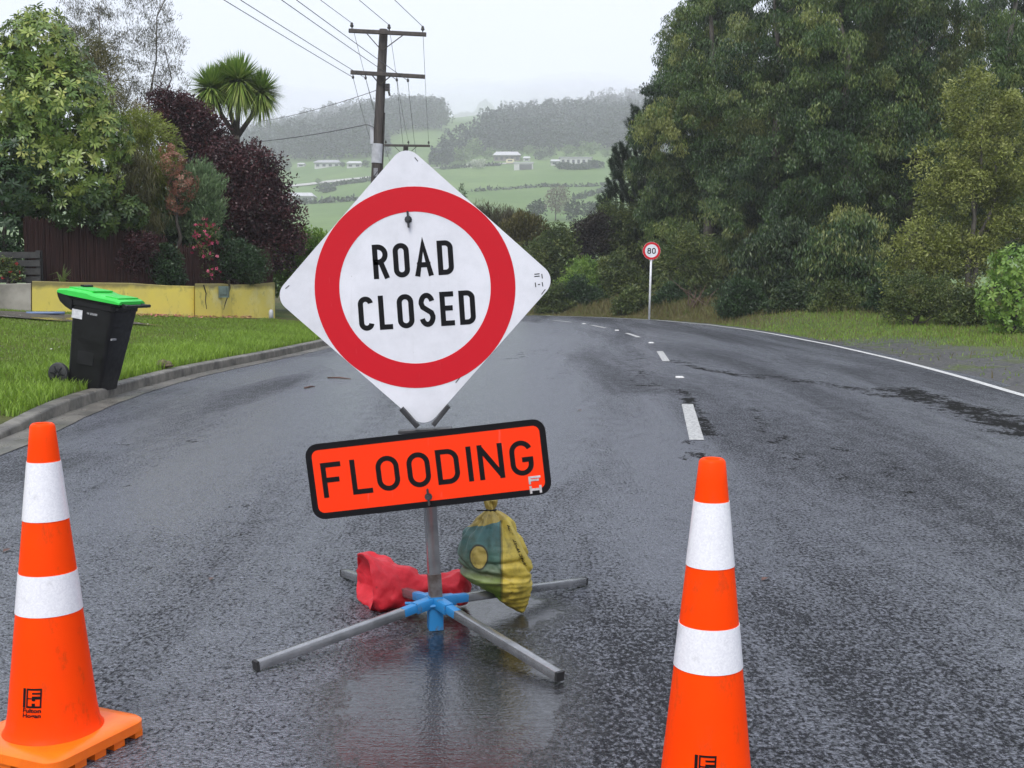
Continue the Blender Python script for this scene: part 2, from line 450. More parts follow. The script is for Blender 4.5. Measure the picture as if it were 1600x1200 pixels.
# verge sheet on the left
def verge_material():
    t = NT('verge turf')
    n1 = t.noise(.8, 5); n2 = t.noise(18, 5, .7)
    c = t.mix(t.ramp(n1, [(.35, 0), (.65, 1)]), (.05, .085, .014), (.12, .11, .035))
    c = t.mix(t.ramp(n2, [(.4, 0), (.75, .8)]), c, (.03, .035, .012))
    t.set(color=c, rough=.85, spec=.25); t.bump(t.noise(30, 5), .6, .03); return t.m
vy = np.arange(-5, 24.1, .3) * K; vt = np.concatenate([[.12, .3, .6, 1], np.arange(1.5, 16, .6), [20, 28, 40]])
VX = kerb_x(vy)[:, None] - vt[None, :]; VY = np.repeat(vy[:, None], len(vt), 1)
VZ = verge_z(VX, VY) - .01 + .018 * np.sin(VX * 3.1 + VY * 1.7) * np.sin(VY * 2.3) * sm(.2, 1, vt)[None, :]
idx = np.arange(VX.size).reshape(VX.shape)
quads = np.stack([idx[:-1, :-1], idx[1:, :-1], idx[1:, 1:], idx[:-1, 1:]], -1).reshape(-1, 4)
vg = np_mesh('verge', np.stack([VX, VY, VZ], -1).reshape(-1, 3), quads, verge_material(), smooth=True); tag(vg, kind='structure')

# white paint
paint = NT('road paint')
pc = paint.mix(paint.ramp(paint.noise(70, 4, .7), [(.52, 0), (.66, 1)]), (.70, .70, .68), (.16, .16, .16)); paint.set(color=pc, rough=.35)
paint.bump(paint.voro(68), .35, .006); paint = paint.m
dash_paint = NT('worn dash paint'); _c = dash_paint.mix(dash_paint.ramp(dash_paint.noise(38, 5, .75), [(.48, 0), (.62, 1)]), (.50, .50, .48), (.13, .13, .13)); dash_paint.set(color=_c, rough=.45); dash_paint.bump(dash_paint.voro(95), .5, .008); dash_paint = dash_paint.m
CL = [(1.5, 5.9), (1.86, 7.76), (2.28, 9.98), (2.52, 12.0), (2.77, 13.8), (2.95, 15.53), (2.98, 17.14), (2.9, 18.6), (2.75, 20.0), (2.5, 21.4), (2.2, 22.8), (1.67, 24.2), (.89, 25.8), (-2, 27.6)]
cly = [p[1] * K for p in CL]; clx = [p[0] for p in CL]
def cl(y): return float(np.interp(y, cly, clx))
for (a, b) in ((6.0, 7.78), (12.0, 13.75), (17.2, 18.6), (20.7, 22.0), (23.6, 24.8)):
    yy = np.linspace(a, b, 6) * K; le, ri = [], []
    for y in yy:
        dx = (cl(y + .1) - cl(y - .1)) / .2; nn = Vector((1, -dx)).normalized()
        le.append((cl(y) - nn.x * .06, y - nn.y * .06)); ri.append((cl(y) + nn.x * .06, y + nn.y * .06))
    strip('road_marking', le, ri, dash_paint, z=.005)
el, er = [], []
pts = [(float(right_x(y)), y) for y in np.arange(-5, 22.5, .4) * K] + R_BEND[1:5]
for i, p in enumerate(pts):
    a = Vector(pts[max(i - 1, 0)]); b = Vector(pts[min(i + 1, len(pts) - 1)]); d = (b - a).normalized(); n_ = Vector((-d.y, d.x))
    zz = float(rowz(p[0], p[1])) + .005
    el.append((p[0] + n_.x * .055, p[1] + n_.y * .055, zz)); er.append((p[0] - n_.x * .055, p[1] - n_.y * .055, zz))
strip('road_edge_line', el, er, paint)

# raised road studs
studm = plain('stud white', (.78, .78, .76), (.55, .55, .52), rough=.35, scale=30)
stl = ['white raised road stud between the two nearest painted dashes', 'white raised road stud beyond the second painted centre dash',
       'white raised road stud before the bend, third along the centre line', 'farthest white raised road stud on the centre line']
for y, lb in zip((9.95 * K, 15.6 * K, 19.6 * K, 22.7 * K), stl):
    m = MB(); m.loft([[(x * sx, yy * sx, z) for x, yy in ((-.055, -.05), (.055, -.05), (.055, .05), (-.055, .05))] for z, sx in ((.0, 1), (.012, .96), (.02, .7))])
    o = m.build('road_stud', studm); o.location = (cl(y), y, .003); tag(o, lb, 'road stud', 'raised studs along the centre line')

# ------------------------------------------------------------------ lettering by strokes
def arc(cx, cz, rx, rz, a0, a1, n=10):
    return [(cx + rx * math.cos(R(a0 + (a1 - a0) * i / n)), cz + rz * math.sin(R(a0 + (a1 - a0) * i / n))) for i in range(n + 1)]
def loopO(w, h, e=.5):
    k = min(w / 2, h * .32)
    return arc(w - w/2, h - k, w/2, k, 0, 180, 14) + arc(w/2, k, w/2, k, 180, 360, 14)
def glyph(ch, w, h):
    """centre-line strokes in a w x h box: list of (points, closed)"""
    k = min(w / 2, h * .30)
    if ch == 'O' or ch == '0': return [(loopO(w, h), True)]
    if ch == 'F': return [([(0, 0), (0, h), (w, h)], False), ([(0, h * .5), (w * .82, h * .5)], False)]
    if ch == 'L': return [([(0, h), (0, 0), (w, 0)], False)]
    if ch == 'I': return [([(0, 0), (0, h)], False)]
    if ch == 'H': return [([(0, 0), (0, h)], False), ([(w, 0), (w, h)], False), ([(0, h / 2), (w, h / 2)], False)]
    if ch == 'E': return [([(w, h), (0, h), (0, 0), (w, 0)], False), ([(0, h * .52), (w * .85, h * .52)], False)]
    if ch == 'N': return [([(0, 0), (0, h)], False), ([(w, 0), (w, h)], False), ([(0, h), (w, 0)], False)]
    if ch == 'A': return [([(0, 0), (w / 2, h), (w, 0)], False), ([(w * .17, h * .30), (w * .83, h * .30)], False)]
    if ch == 'D': return [([(0, 0), (0, h)] + [(w - k, h)] + arc(w - k, h - k, k, k, 90, 0, 10)[1:] + arc(w - k, k, k, k, 0, -90, 10) + [(0, 0)], True)]
    if ch == 'R':
        kk = h * .26
        return [([(0, 0), (0, h), (w - kk, h)] + arc(w - kk, h - kk, kk, kk, 90, -90, 14)[1:] + [(0, h - 2 * kk)], False), ([(w * .52, h - 2 * kk), (w, 0)], False)]
    if ch == 'C': return [(arc(w/2, h - k, w/2, k, 8, 180, 14) + arc(w/2, k, w/2, k, 180, 352, 14), False)]
    if ch == 'G': return [(arc(w/2, h - k, w/2, k, 20, 180, 14) + arc(w/2, k, w/2, k, 180, 360, 14) + [(w, h * .44), (w * .52, h * .44)], False)]
    if ch == 'S':
        q = h * .27
        return [(arc(w/2, h - q, w/2, q, 15, 180, 12) + [(w * .12, h * .60), (w * .88, h * .40)] + arc(w/2, q, w/2, q, 0, -165, 12), False)]
    if ch == '8': return [(loopO(w * .92, h * .47), True, (w * .04, h * .53)), (loopO(w, h * .53), True, (0, 0))]
    return []
def stroke_polys(pts, closed, t):
    """quads along a centre line with mitred joints"""
    n = len(pts); out = []; L_, R_ = [], []
    P = [Vector(p) for p in pts]
    if closed and (P[0] - P[-1]).length < 1e-6: P = P[:-1]; n -= 1
    for i in range(n):
        if closed: a, b = P[i - 1], P[(i + 1) % n]
        else: a, b = P[max(i - 1, 0)], P[min(i + 1, n - 1)]
        d1 = (P[i] - a); d2 = (b - P[i])
        if d1.length < 1e-9: d1 = d2
        if d2.length < 1e-9: d2 = d1
        d1 = d1.normalized(); d2 = d2.normalized()
        n1 = Vector((-d1.y, d1.x)); n2 = Vector((-d2.y, d2.x)); m_ = (n1 + n2)
        m_ = m_.normalized() if m_.length > 1e-6 else n1
        k = 1 / max(.35, m_.dot(n1))
        L_.append(P[i] + m_ * (t / 2 * k)); R_.append(P[i] - m_ * (t / 2 * k))
    for i in range(n if closed else n - 1):
        j = (i + 1) % n; out.append([tuple(L_[i]), tuple(R_[i]), tuple(R_[j]), tuple(L_[j])])
    return out
def word(mb, text, widths, gap, h, t, M, cx=0, cz=0, y=0, th=.0006):
    """stroke lettering centred on (cx, cz) in the panel plane; overlapping strokes are stepped in depth"""
    tot = sum(widths) + gap * (len(text) - 1); x = cx - tot / 2
    for ch, w in zip(text, widths):
        for si, g_ in enumerate(glyph(ch, max(w - t, 1e-4), h - t)):
            ox, oz = g_[2] if len(g_) > 2 else (0, 0)
            yy = y - .00015 * si
            pl_ = [Vector((a + ox, b + oz)) for a, b in g_[0]]
            if not g_[1] and ch not in 'CSG' and not (ch == 'N' and si == 2):
                pl_[0] = pl_[0] + (pl_[0] - pl_[1]).normalized() * t / 2; pl_[-1] = pl_[-1] + (pl_[-1] - pl_[-2]).normalized() * t / 2
            for q in stroke_polys(pl_, g_[1], t):
                mb.prism([(x + t/2 + a, cz - h/2 + t/2 + b) for a, b in q], yy - th, yy, M)
        x += w + gap
def rounded(hw, hh, r, n=6):
    out = []
    for (cx, cz, a0) in ((hw - r, hh - r, 0), (-hw + r, hh - r, 90), (-hw + r, -hh + r, 180), (hw - r, -hh + r, 270)):
        out += arc(cx, cz, r, r, a0, a0 + 90, n)
    return out
def frame(c, roll, tilt=0):
    """panel plane facing -Y, rolled counter-clockwise as seen by the viewer"""
    c = Vector(c); a_ = Vector((math.cos(roll), 0, math.sin(roll))); b_ = Vector((-math.sin(roll) * math.cos(tilt), math.sin(tilt), math.cos(roll) * math.cos(tilt))); n_ = a_.cross(b_) * -1
    f = lambda a, d, b: c + a_ * a + b_ * b + n_ * d
    f.inv = lambda p: ((Vector(p) - c).dot(a_), (Vector(p) - c).dot(b_))
    return f

# ------------------------------------------------------------------ road closed sign on its stand
def sign_white():
    t = NT('sign white sheeting')
    d = t.ramp(t.noise(3, 6, .7), [(.42, (.74, .75, .79)), (.72, (.58, .59, .62))])
    sc = t.ramp(t.noise(40, 3, .6, stretch=(1, 1, .08)), [(.62, 0), (.74, .12)])
    d = t.mix(sc, d, (.45, .44, .42))
    sp = t.ramp(t.noise(55, 2), [(.75, 0), (.78, .5)]); d = t.mix(sp, d, (.3, .28, .25))
    t.set(color=d, rough=.32, spec=.5); t.bump(t.noise(180, 2), .05, .001); return t.m
def sign_colour(name, c, dirt=.15, spec=.22):
    t = NT(name)
    d = t.mix(t.ramp(t.noise(4, 6, .7), [(.5, 0), (.8, dirt)]), c, tuple(v * .6 for v in c))
    sc = t.ramp(t.noise(60, 3, .6, stretch=(1, 1, .15)), [(.68, 0), (.76, .18)])
    d = t.mix(sc, d, tuple(min(1, v + (.2 if max(c) > .1 else .03)) for v in c))
    t.set(color=d, rough=.4, spec=spec); return t.m
M_white = sign_white()
M_red = sign_colour('sign red', (.56, .010, .020))
M_black = sign_colour('sign black', (.006, .006, .007), .3, .18)
M_orange = sign_colour('fluorescent orange panel', (1.0, .042, .004), .1)
M_steel = NT('galvanised steel')
_c = M_steel.ramp(M_steel.noise(9, 5, .6), [(.35, (.36, .365, .37)), (.7, (.18, .185, .19))]); M_steel.set(color=_c, metal=.72, rough=.22); M_steel = M_steel.m
M_dsteel = plain('dull bracket steel', (.085, .085, .088), (.04, .04, .042), rough=.45, metal=.6, scale=20)
M_bluep = NT('worn blue paint')
_f = M_bluep.ramp(M_bluep.noise(26, 6, .7), [(.58, 0), (.66, 1)])
M_bluep.set(color=M_bluep.mix(_f, (.018, .18, .42), (.10, .11, .12)), rough=.4); M_bluep = M_bluep.m

M_dark_end = plain('dark tube end', (.015, .015, .015), (.025, .025, .025), rough=.6)
HUB = Vector((-.288, 2.70 * K, 0))
sg = thing('road_sign', 'white diamond ROAD CLOSED sign above orange FLOODING plate on a four-legged stand', 'road sign', HUB)
off = HUB
SY = 2.655
pc_ = px(648.5, 450, SY)
Mp = frame(pc_, R(3.55))
hd = .512
sq = [(a, b) for a, b in rounded(hd / math.sqrt(2), hd / math.sqrt(2), .058, 8)]
dia = [((a - b) / math.sqrt(2), (a + b) / math.sqrt(2)) for a, b in sq]
panel = MB().prism(dia, 0, .004, Mp).build('sign_panel', M_white, sg, off=off)
# ring
ring = MB(); n = 96; ro_, ri_ = .361, .272
for i in range(n):
    a0, a1 = 2 * math.pi * i / n, 2 * math.pi * (i + 1) / n
    ring.prism([(ro_ * math.cos(a0), ro_ * math.sin(a0)), (ro_ * math.cos(a1), ro_ * math.sin(a1)), (ri_ * math.cos(a1), ri_ * math.sin(a1)), (ri_ * math.cos(a0), ri_ * math.sin(a0))], -.0009, -.0001, Mp)
ring.build('red_ring', M_red, panel, off=off)
mb = MB()
word(mb, 'ROAD', [.055, .058, .064, .057], .0185, .123, .0186, Mp, 0, .102, -.0002)
mb.build('lettering', M_black, panel, off=off)
mb = MB()
word(mb, 'CLOSED', [.055, .048, .060, .058, .050, .058], .0185, .123, .0186, Mp, .001, -.081, -.0002)
mb.build('lettering', M_black, panel, off=off)
mb = MB()
def pstroke(mb, M, pts, t, Y=SY, y=-.0002):
    q = [M.inv(px(a, b, Y)) for a, b in pts]
    for k, pl in enumerate(stroke_polys(q, False, t)): mb.prism(pl, y - .0006, y, M)
for a in ([(835, 428.5), (843, 427.8)], [(835, 432), (843.3, 431.3)], [(846.5, 428), (847.4, 435)], [(836.3, 441.5), (837.2, 448.5)], [(840.5, 444.7), (843.8, 444.3)], [(847.2, 440.8), (848.1, 447.5)]):
    pstroke(mb, Mp, a, .0032)
mb.build('stencil_mark', M_black, panel, off=off)
def wingnut(M, a, b, s, parent):
    mb = MB()
    mb.prism([(a + s * .45 * math.cos(2*math.pi*i/10), b + s * .45 * math.sin(2*math.pi*i/10)) for i in range(10)], -.003, -.0012, M)
    mb.prism(rounded(.004, s, .0035, 3) and [(a + x, b + z) for x, z in rounded(.0035, s, .003, 3)], -.016, -.004, M)
    mb.prism([(a + s * .25 * math.cos(2*math.pi*i/8), b + s * .25 * math.sin(2*math.pi*i/8)) for i in range(8)], -.0215, -.0165, M)
    return mb.build('wing_nut', M_dsteel, parent, off=off)
a, b = Mp.inv(px(638, 343, SY)); wingnut(Mp, a, b, .030, panel)
# scuffs on the panel edge
for x0, y0, x1, y1 in ((452, 446, 446, 451), (590, 268, 584, 276), (648, 246, 653, 252), (720, 588, 712, 598), (846, 460, 852, 452)):
    mb = MB(); pstroke(mb, Mp, [(x0, y0), (x1, y1)], .003); mb.build('paint_chip', M_dsteel, panel, off=off)

# FLOODING plate
FY = 2.632
Mf = frame(px(669.5, 733.5, FY), R(6.55))
fw, fh = .872, .277
plate = MB().prism(rounded(fw/2, fh/2, .045), 0, .004, Mf).build('flooding_plate', M_black, sg, off=off)
MB().prism(rounded(fw/2 - .0225, fh/2 - .0235, .024), -.0008, -.0001, Mf).build('orange_face', M_orange, plate, off=off)
mb = MB(); hF = .128; tF = .0182
cents = [145, 315, 470, 650, 820, 947, 1070, 1248]; wz = [117, 117, 134, 134, 132, 28, 146, 134]
for ch, c_, w_ in zip('FLOODING', cents, wz):
    a = (c_ - 706) / 3.75 * fw / 372.0
    word(mb, ch, [max(w_ / 3.75 * fw / 372.0, tF + .0002)], 0, hF, tF, Mf, a, .003, -.0009)
mb.build('lettering', M_black, plate, off=off)
mb = MB(); a, b = Mf.inv(px(835.5, 751, FY)); word(mb, 'F', [.044], 0, .029, .0075, Mf, a, b + .003, -.0018)
a, b = Mf.inv(px(837, 763.5, FY)); word(mb, 'H', [.044], 0, .028, .0085, Mf, a, b - .002, -.0018)
mb.build('stencil_mark', plain('silver mark', (.62, .62, .64), (.40, .36, .34), rough=.4, scale=60), plate, off=off)
a, b = Mf.inv(px(669.5, 776, FY)); wingnut(Mf, a, b, .031, plate)

# V bracket that holds the diamond
mb = MB(); BY = SY - .008
for p0, p1 in (((627, 638), (653, 667)), ((701, 634), (677, 664))):
    mb.beam(px(*p0, BY), px(*p1, BY), .032, .017, up=(0, 0, 1), bev=.003)
mb.beam(px(623, 674.5, BY + .012), px(706, 669.5, BY + .012), .045, .012, bev=.002)
mb.build('bracket', M_dsteel, sg, off=off)
# post
def rotpost(p0, p1, w, name, mat):
    mb = MB(); d = (Vector(p1) - Vector(p0)).normalized(); up = Vector((.30, -1, 0)); mb.beam(p0, p1, w, w, up=up, bev=.004)
    return mb.build(name, mat, sg, off=off, sharp=30)
PT = px(664.5, 671, 2.69)
PBt = Vector((-.285, 2.70 * K, .10))
rotpost(PBt, PT, .043, 'post', M_steel)
rotpost(PBt + (PT - PBt) * .02, PBt + (PT - PBt) * .175, .046, 'post_sleeve', plain('rusty grey steel', (.20, .19, .18), (.08, .06, .05), rough=.4, metal=.4, scale=24))
# hub and legs
feet = [gp(399, 1040, .02), gp(875, 1057, .02), gp(537, 895, .02), gp(914, 908, .02)]
hb = MB(); hb.beam((HUB.x, HUB.y, .002), (HUB.x, HUB.y, .128), .054, .054, up=(.25, -1, 0), bev=.004)
top = Vector((HUB.x, HUB.y, .106))
for f_ in feet:
    d = (Vector(f_) - top); d.z = 0; d.normalize(); e = top + d * .092 + Vector((0, 0, -.009))
    hb.beam(top + d * .018, e, .040, .040, bev=.004)
hb.tube([(HUB.x - .03, HUB.y - .032, .095), (HUB.x + .03, HUB.y - .032, .10)], .007, 8)
hb.tube([(HUB.x - .045, HUB.y - .02, .105), (HUB.x - .11, HUB.y - .03, .107)], .006, 8)
hb.build('hub', M_bluep, sg, off=off, sharp=30)
for f_ in feet:
    f_ = Vector(f_); d = (f_ - top); d.z = 0; d.normalize(); s_ = top + d * .080 + Vector((0, 0, -.008))
    lg = MB(); lg.beam(s_, f_, .031, .031, bev=.0012)
    lo = lg.build('leg', M_steel, sg, off=off, sharp=30)
    dn_ = (f_ - s_).normalized(); MB().beam(f_ - dn_ * .008, f_ + dn_ * .003, .0325, .0325).build('dark_open_end', M_dark_end, lo, off=off)  # black square stands in for the dark inside of the open tube
    # worn blue on the inner end of each leg
    MB().beam(s_ + d * .012, s_ + (f_ - s_) * .10, 0.0322, .0322, bev=.0035).build('blue_end', M_bluep, lo, off=off, sharp=30)

# ------------------------------------------------------------------ sandbags
def noise3(p, s, seed=0.0):
    from mathutils import noise as mn
    return mn.noise(Vector(p) * s + Vector((seed, seed * 1.7, -seed)))
def fabric(name, c1, c2, rough=.45, spec=.5):
    t = NT(name)
    c = t.ramp(t.noise(9, 6, .7), [(.3, c1), (.62, c2)])
    d = t.ramp(t.noise(34, 5, .7), [(.64, 0), (.76, .6)]); c = t.mix(d, c, (.08, .03, .03))
    t.set(color=c, rough=rough, spec=spec); w = t.noise(14, 5, .6); t.bump(w, .35, .02); return t.m
M_redbag = fabric('red pvc', (.74, .036, .052), (.52, .020, .03), .5, .22)
YB = 2.90; YBW = YB * K
st = [(551, 912, 925), (553.5, 894, 941), (559, 877, 952), (568, 868, 958), (580, 863, 962), (594, 864, 964), (610, 873, 964), (628, 886, 957), (646, 896, 944), (664, 900, 935), (684, 900, 932), (700, 895, 938), (714, 891, 945), (726, 891, 947), (733, 895, 944), (736, 906, 932)]
from bisect import bisect
rg_ = np.random.default_rng(91); NS = 14; rings = []
xs_ = [q[0] for q in st]
def red_ring(x, sc=1.0, tilt=0.0, jit=.010, dx=0):
    tr = float(np.interp(x, xs_, [q[1] for q in st])); br = float(np.interp(x, xs_, [q[2] for q in st]))
    pt_ = px(x, tr, YB); pb_ = px(x, br, YB); cz = (pt_.z + pb_.z) / 2; hz = (pt_.z - pb_.z) / 2; hy = min(hz * 1.15, .13); out = []
    for k in range(NS):
        th = 2 * math.pi * (k + .35) / NS; c, q = math.cos(th), math.sin(th)
        P = Vector((pt_.x + tilt * (-c) + dx, YBW + hy * c * sc, cz + hz * q * sc)) + Vector(rg_.normal(0, jit, 3)) * Vector((1.2, 1, 1)).length * .6
        P.z = max(P.z, .008); out.append(P)
    return out
rings.append(red_ring(566, .10, .0, .004, .07)); rings.append(red_ring(566, .55, .03, .008, .045)); rings.append(red_ring(566, .88, .055, .008, .01))
for x in (567, 578, 592, 607, 622, 638, 654, 670, 688, 704, 718, 730): rings.append(red_ring(x, 1.0, .055 * max(0, 1 - (x - 567) / 60), .013 if x < 650 else .007))
rings.append(red_ring(735, .6, 0, .004)); 
# one deep fold from the rim towards the neck, and a raised peak at the mouth
for i_, d_ in ((3, .030), (4, .034), (5, .026), (6, .012)):
    for k in (9, 10): rings[i_][k].z -= d_; rings[i_][k].y += d_ * .6
    rings[i_][8].z += .012; rings[i_][8].y -= .014
for k in (3, 4): rings[3][k].z += .016; rings[3][k].x -= .02
O_ = Vector((px(600, 900, YB).x, YBW, 0))
bag = MB().loft(rings).build('sandbag', M_redbag, None, smooth=True, off=O_); bag.location = O_
cr_ = bag.data.attributes.new('crease_edge', 'FLOAT', 'EDGE'); ne = len(bag.data.edges)
cr_.data.foreach_set('value', np.where(rg_.random(ne) < .30, rg_.uniform(.35, .75, ne), 0).astype(np.float32))
sb_ = bag.modifiers.new('subdivision', 'SUBSURF'); sb_.levels = 3; sb_.render_levels = 3
tx_ = bpy.data.textures.new('crumple', 'CLOUDS'); tx_.noise_scale = .05; dm_ = bag.modifiers.new('crumple', 'DISPLACE'); dm_.texture = tx_; dm_.strength = .014; dm_.texture_coords = 'LOCAL'
tag(bag, 'slumped red vinyl sandbag draped over the sign stand legs', 'sandbag', 'sandbags weighing down the sign stand')

# yellow and green bag
def bag_material(O):
    t = NT('woven bag'); co = t.coord(); X, Y_, Z = t.xyz(co)
    def lx(p, q): return (px(p, q, YG) - O)
    sx = lx(783, 870).x; ztop = lx(760, 817).z
    w = t.math('MULTIPLY', t.math('SUBTRACT', t.noise(7, 3, .5, co), .5), .03)
    zf = t.math('DIVIDE', t.math('SUBTRACT', Z, lx(760, 930).z), lx(760, 820).z - lx(760, 930).z, clamp=True)
    teal = t.ramp(zf, [(.0, (.17, .30, .03)), (.2, (.22, .30, .055)), (.38, (.13, .16, .085)), (.6, (.075, .16, .12)), (1, (.07, .17, .165))])
    yel = t.ramp(t.noise(5, 5, .6, co), [(.3, (.56, .44, .08)), (.7, (.46, .34, .04))])
    seam = t.math('GREATER_THAN', t.math('ADD', X, w), sx)
    c = t.mix(seam, teal, yel)
    sd_ = t.math('ABSOLUTE', t.math('SUBTRACT', t.math('ADD', X, w), sx)); c = t.mix(t.math('MULTIPLY', t.math('LESS_THAN', sd_, .006), .55), c, (.05, .05, .02))
    c = t.mix(t.math('GREATER_THAN', t.math('ADD', t.math('ADD', Z, w), t.math('MULTIPLY', X, -.25)), ztop + .01), c, (.40, .30, .07))
    cc = lx(749, 862)
    e1 = t.math('POWER', t.math('DIVIDE', t.math('SUBTRACT', X, cc.x), .039), 2.0); e2 = t.math('POWER', t.math('DIVIDE', t.math('SUBTRACT', Z, cc.z), .053), 2.0)
    # negative bases are squared by hand
    dx = t.math('DIVIDE', t.math('SUBTRACT', X, cc.x), .037); dz = t.math('DIVIDE', t.math('SUBTRACT', Z, cc.z), .050)
    e = t.math('ADD', t.math('MULTIPLY', dx, dx), t.math('MULTIPLY', dz, dz))
    front = t.math('LESS_THAN', Y_, 0.0)
    c = t.mix(t.math('MULTIPLY', front, t.math('LESS_THAN', e, 1.0)), c, (.05, .055, .035)); c = t.mix(t.math('MULTIPLY', front, t.math('LESS_THAN', e, .74)), c, (.42, .32, .075))
    dirt = t.ramp(t.noise(17, 7, .75, co, stretch=(1, 1, .7)), [(.46, 0), (.70, .7)]); c = t.mix(dirt, c, (.06, .055, .02))
    t.set(color=c, rough=.48, spec=.4)
    h = t.noise(24, 5, .6, co, stretch=(.35, .35, 1)); b1 = t.bump(h, .45, .014)
    t.bump(t.noise(260, 1, .5, co), .12, .002, base=b1); return t.m
YG = 2.83; YGW = YG * K
sty = [(781, 757, 777), (786, 758, 776), (792, 760, 775), (796, 762, 773.5), (800, 757, 780), (806, 749, 790), (815, 740, 801), (828, 729, 808), (842, 722, 816), (856, 717, 823), (870, 715, 829), (884, 714.5, 832), (894, 716, 833), (902, 729, 832.5), (912, 744, 832), (922, 761, 830), (932, 775, 828), (941, 786, 826), (949, 795, 824), (955, 806, 821), (957.5, 811, 819)]
rr = [s[0] for s in sty]; rings = []
OG = Vector((px(772, 900, YG).x, YGW, 0)); NS = 120
def bag_ring(row, ns=NS):
    l = float(np.interp(row, rr, [s[1] for s in sty])); r_ = float(np.interp(row, rr, [s[2] for s in sty]))
    pl, pr = px(l, row, YG), px(r_, row, YG); cx, hx = (pl.x + pr.x) / 2, (pr.x - pl.x) / 2
    hy = min(hx * .82, .105); z = pl.z
    out = []
    pleat = max(0, 1 - (row - 797) / 75.0) if row >= 797 else .9
    for k in range(ns):
        th = 2 * math.pi * k / ns; c, s = math.cos(th), math.sin(th)
        P = Vector((cx + hx * c, YGW + hy * s, z))
        rad = hx
        dsp = pleat * rad * (0.11 * math.sin(th * 8 + .8 + 1.5 * math.sin(th)) + .08 * math.sin(th * 15 + 2 + row * .02))
        low = min(1, max(0, (row - 850) / 60.0))
        dsp += .014 * noise3((P.x, P.y, P.z * 1.0), 11, 2.2) - .011 * max(0, 1 - abs(noise3((P.x * 1.2 + P.z * .8, P.y, P.z * .9), 8, 7.0)) * 7) + low * .007 * noise3((P.x * .6, P.y * .6, P.z * 3.2), 22, 5.0)
        dsp += -.020 * math.exp(-((row - 892 - (P.x - OG.x) * 60) / 5.0) ** 2) * (1 if c < .3 else .3)
        dsp += -.014 * math.exp(-((row - 874 + (P.x - OG.x) * 30) / 4.0) ** 2) * (1 if -.3 < c < .8 else .2)
        n_ = Vector((c, s, 0)); P += n_ * dsp
        P.z = max(P.z + .0, .004); out.append(P)
    return out
for row in np.concatenate([np.linspace(781, 800, 12), np.linspace(802, 957.5, 90)]): rings.append(bag_ring(float(row)))
yb = MB().loft(rings).build('sandbag', bag_material(OG), None, smooth=True, off=OG); yb.location = OG
tag(yb, 'upright tied yellow and green woven sandbag beside the sign post', 'sandbag', 'sandbags weighing down the sign stand')
mb = MB(); c_ = px(767.5, 796.5, YG); mb.lathe([(.020, -.004), (.022, 0), (.020, .004)], 16, c_)
mb.tube([c_ + Vector((-.016, -.015, .0)), c_ + Vector((-.055, -.03, .004))], .003, 6)
mb.build('cable_tie', M_black, yb, off=OG)

# ------------------------------------------------------------------ text meshes from the built-in font
def text_polys(s, size, bold=0.0, sx=1.0):
    cu = bpy.data.curves.new('text_tmp', 'FONT'); cu.body = s; cu.size = size; cu.offset = bold; cu.resolution_u = 2
    o = bpy.data.objects.new('text_tmp', cu); COL.objects.link(o)
    dg = bpy.context.evaluated_depsgraph_get(); dg.update()
    me = bpy.data.meshes.new_from_object(o.evaluated_get(dg))
    V_ = [(v.co.x * sx, v.co.y) for v in me.vertices]; F_ = [tuple(p.vertices) for p in me.polygons]
    bpy.data.objects.remove(o); bpy.data.curves.remove(cu); bpy.data.meshes.remove(me)
    return V_, F_
# print on the yellow bag, climbing its right shoulder
V_, F_ = text_polys('APAC WHITE CEM', .022, .0006)
mb = MB(); L0 = max(v[0] for v in V_); vs = []
p_bot, p_top = (823, 879), (797, 818)
for (a, b) in V_:
    u = a / L0; w = b / .022
    xr = p_bot[0] + (p_top[0] - p_bot[0]) * u - w * 7.0; rw = p_bot[1] + (p_top[1] - p_bot[1]) * u - w * 2.5
    ring = bag_ring(rw, 120); P0 = px(xr, rw, YG); best = min((q for q in ring if q.y < YGW + .03), key=lambda q: abs(q.x - P0.x))
    vs.append(Vector((P0.x, best.y - .003, P0.z)))
mb.add(vs, F_); mb.build('printed_text', M_black, yb, off=OG)

# ------------------------------------------------------------------ traffic cones
M_cone = NT('cone orange'); _c = M_cone.ramp(M_cone.noise(7, 5), [(.35, (1.0, .062, .001)), (.75, (.97, .052, .001))])
_d = M_cone.ramp(M_cone.noise(16, 7, .75, stretch=(1, 1, .5)), [(.54, 0), (.72, .6)]); M_cone.set(color=M_cone.mix(_d, _c, (.35, .06, .02)), rough=.42, spec=.08); M_cone.bump(M_cone.noise(120, 2), .06, .002); M_cone = M_cone.m
M_cbase = NT('cone base orange'); _c = M_cbase.ramp(M_cbase.noise(9, 6, .65), [(.35, (1.0, .20, .008)), (.7, (.90, .15, .006))]); M_cbase.set(color=_c, rough=.3, spec=.5); M_cbase.bump(M_cbase.noise(60, 4), .2, .004); M_cbase = M_cbase.m
M_tape = NT('reflective sleeve'); _v = M_tape.voro(230, out='Color')
_c = M_tape.mix(M_tape.ramp(_v, [(.2, 0), (.9, 1)]), (.74, .74, .77), (.84, .84, .86)); _d = M_tape.ramp(M_tape.noise(15, 6, .72), [(.56, 0), (.74, .6)])
M_tape.set(color=M_tape.mix(_d, _c, (.42, .42, .42)), rough=.3, metal=.0); M_tape = M_tape.m

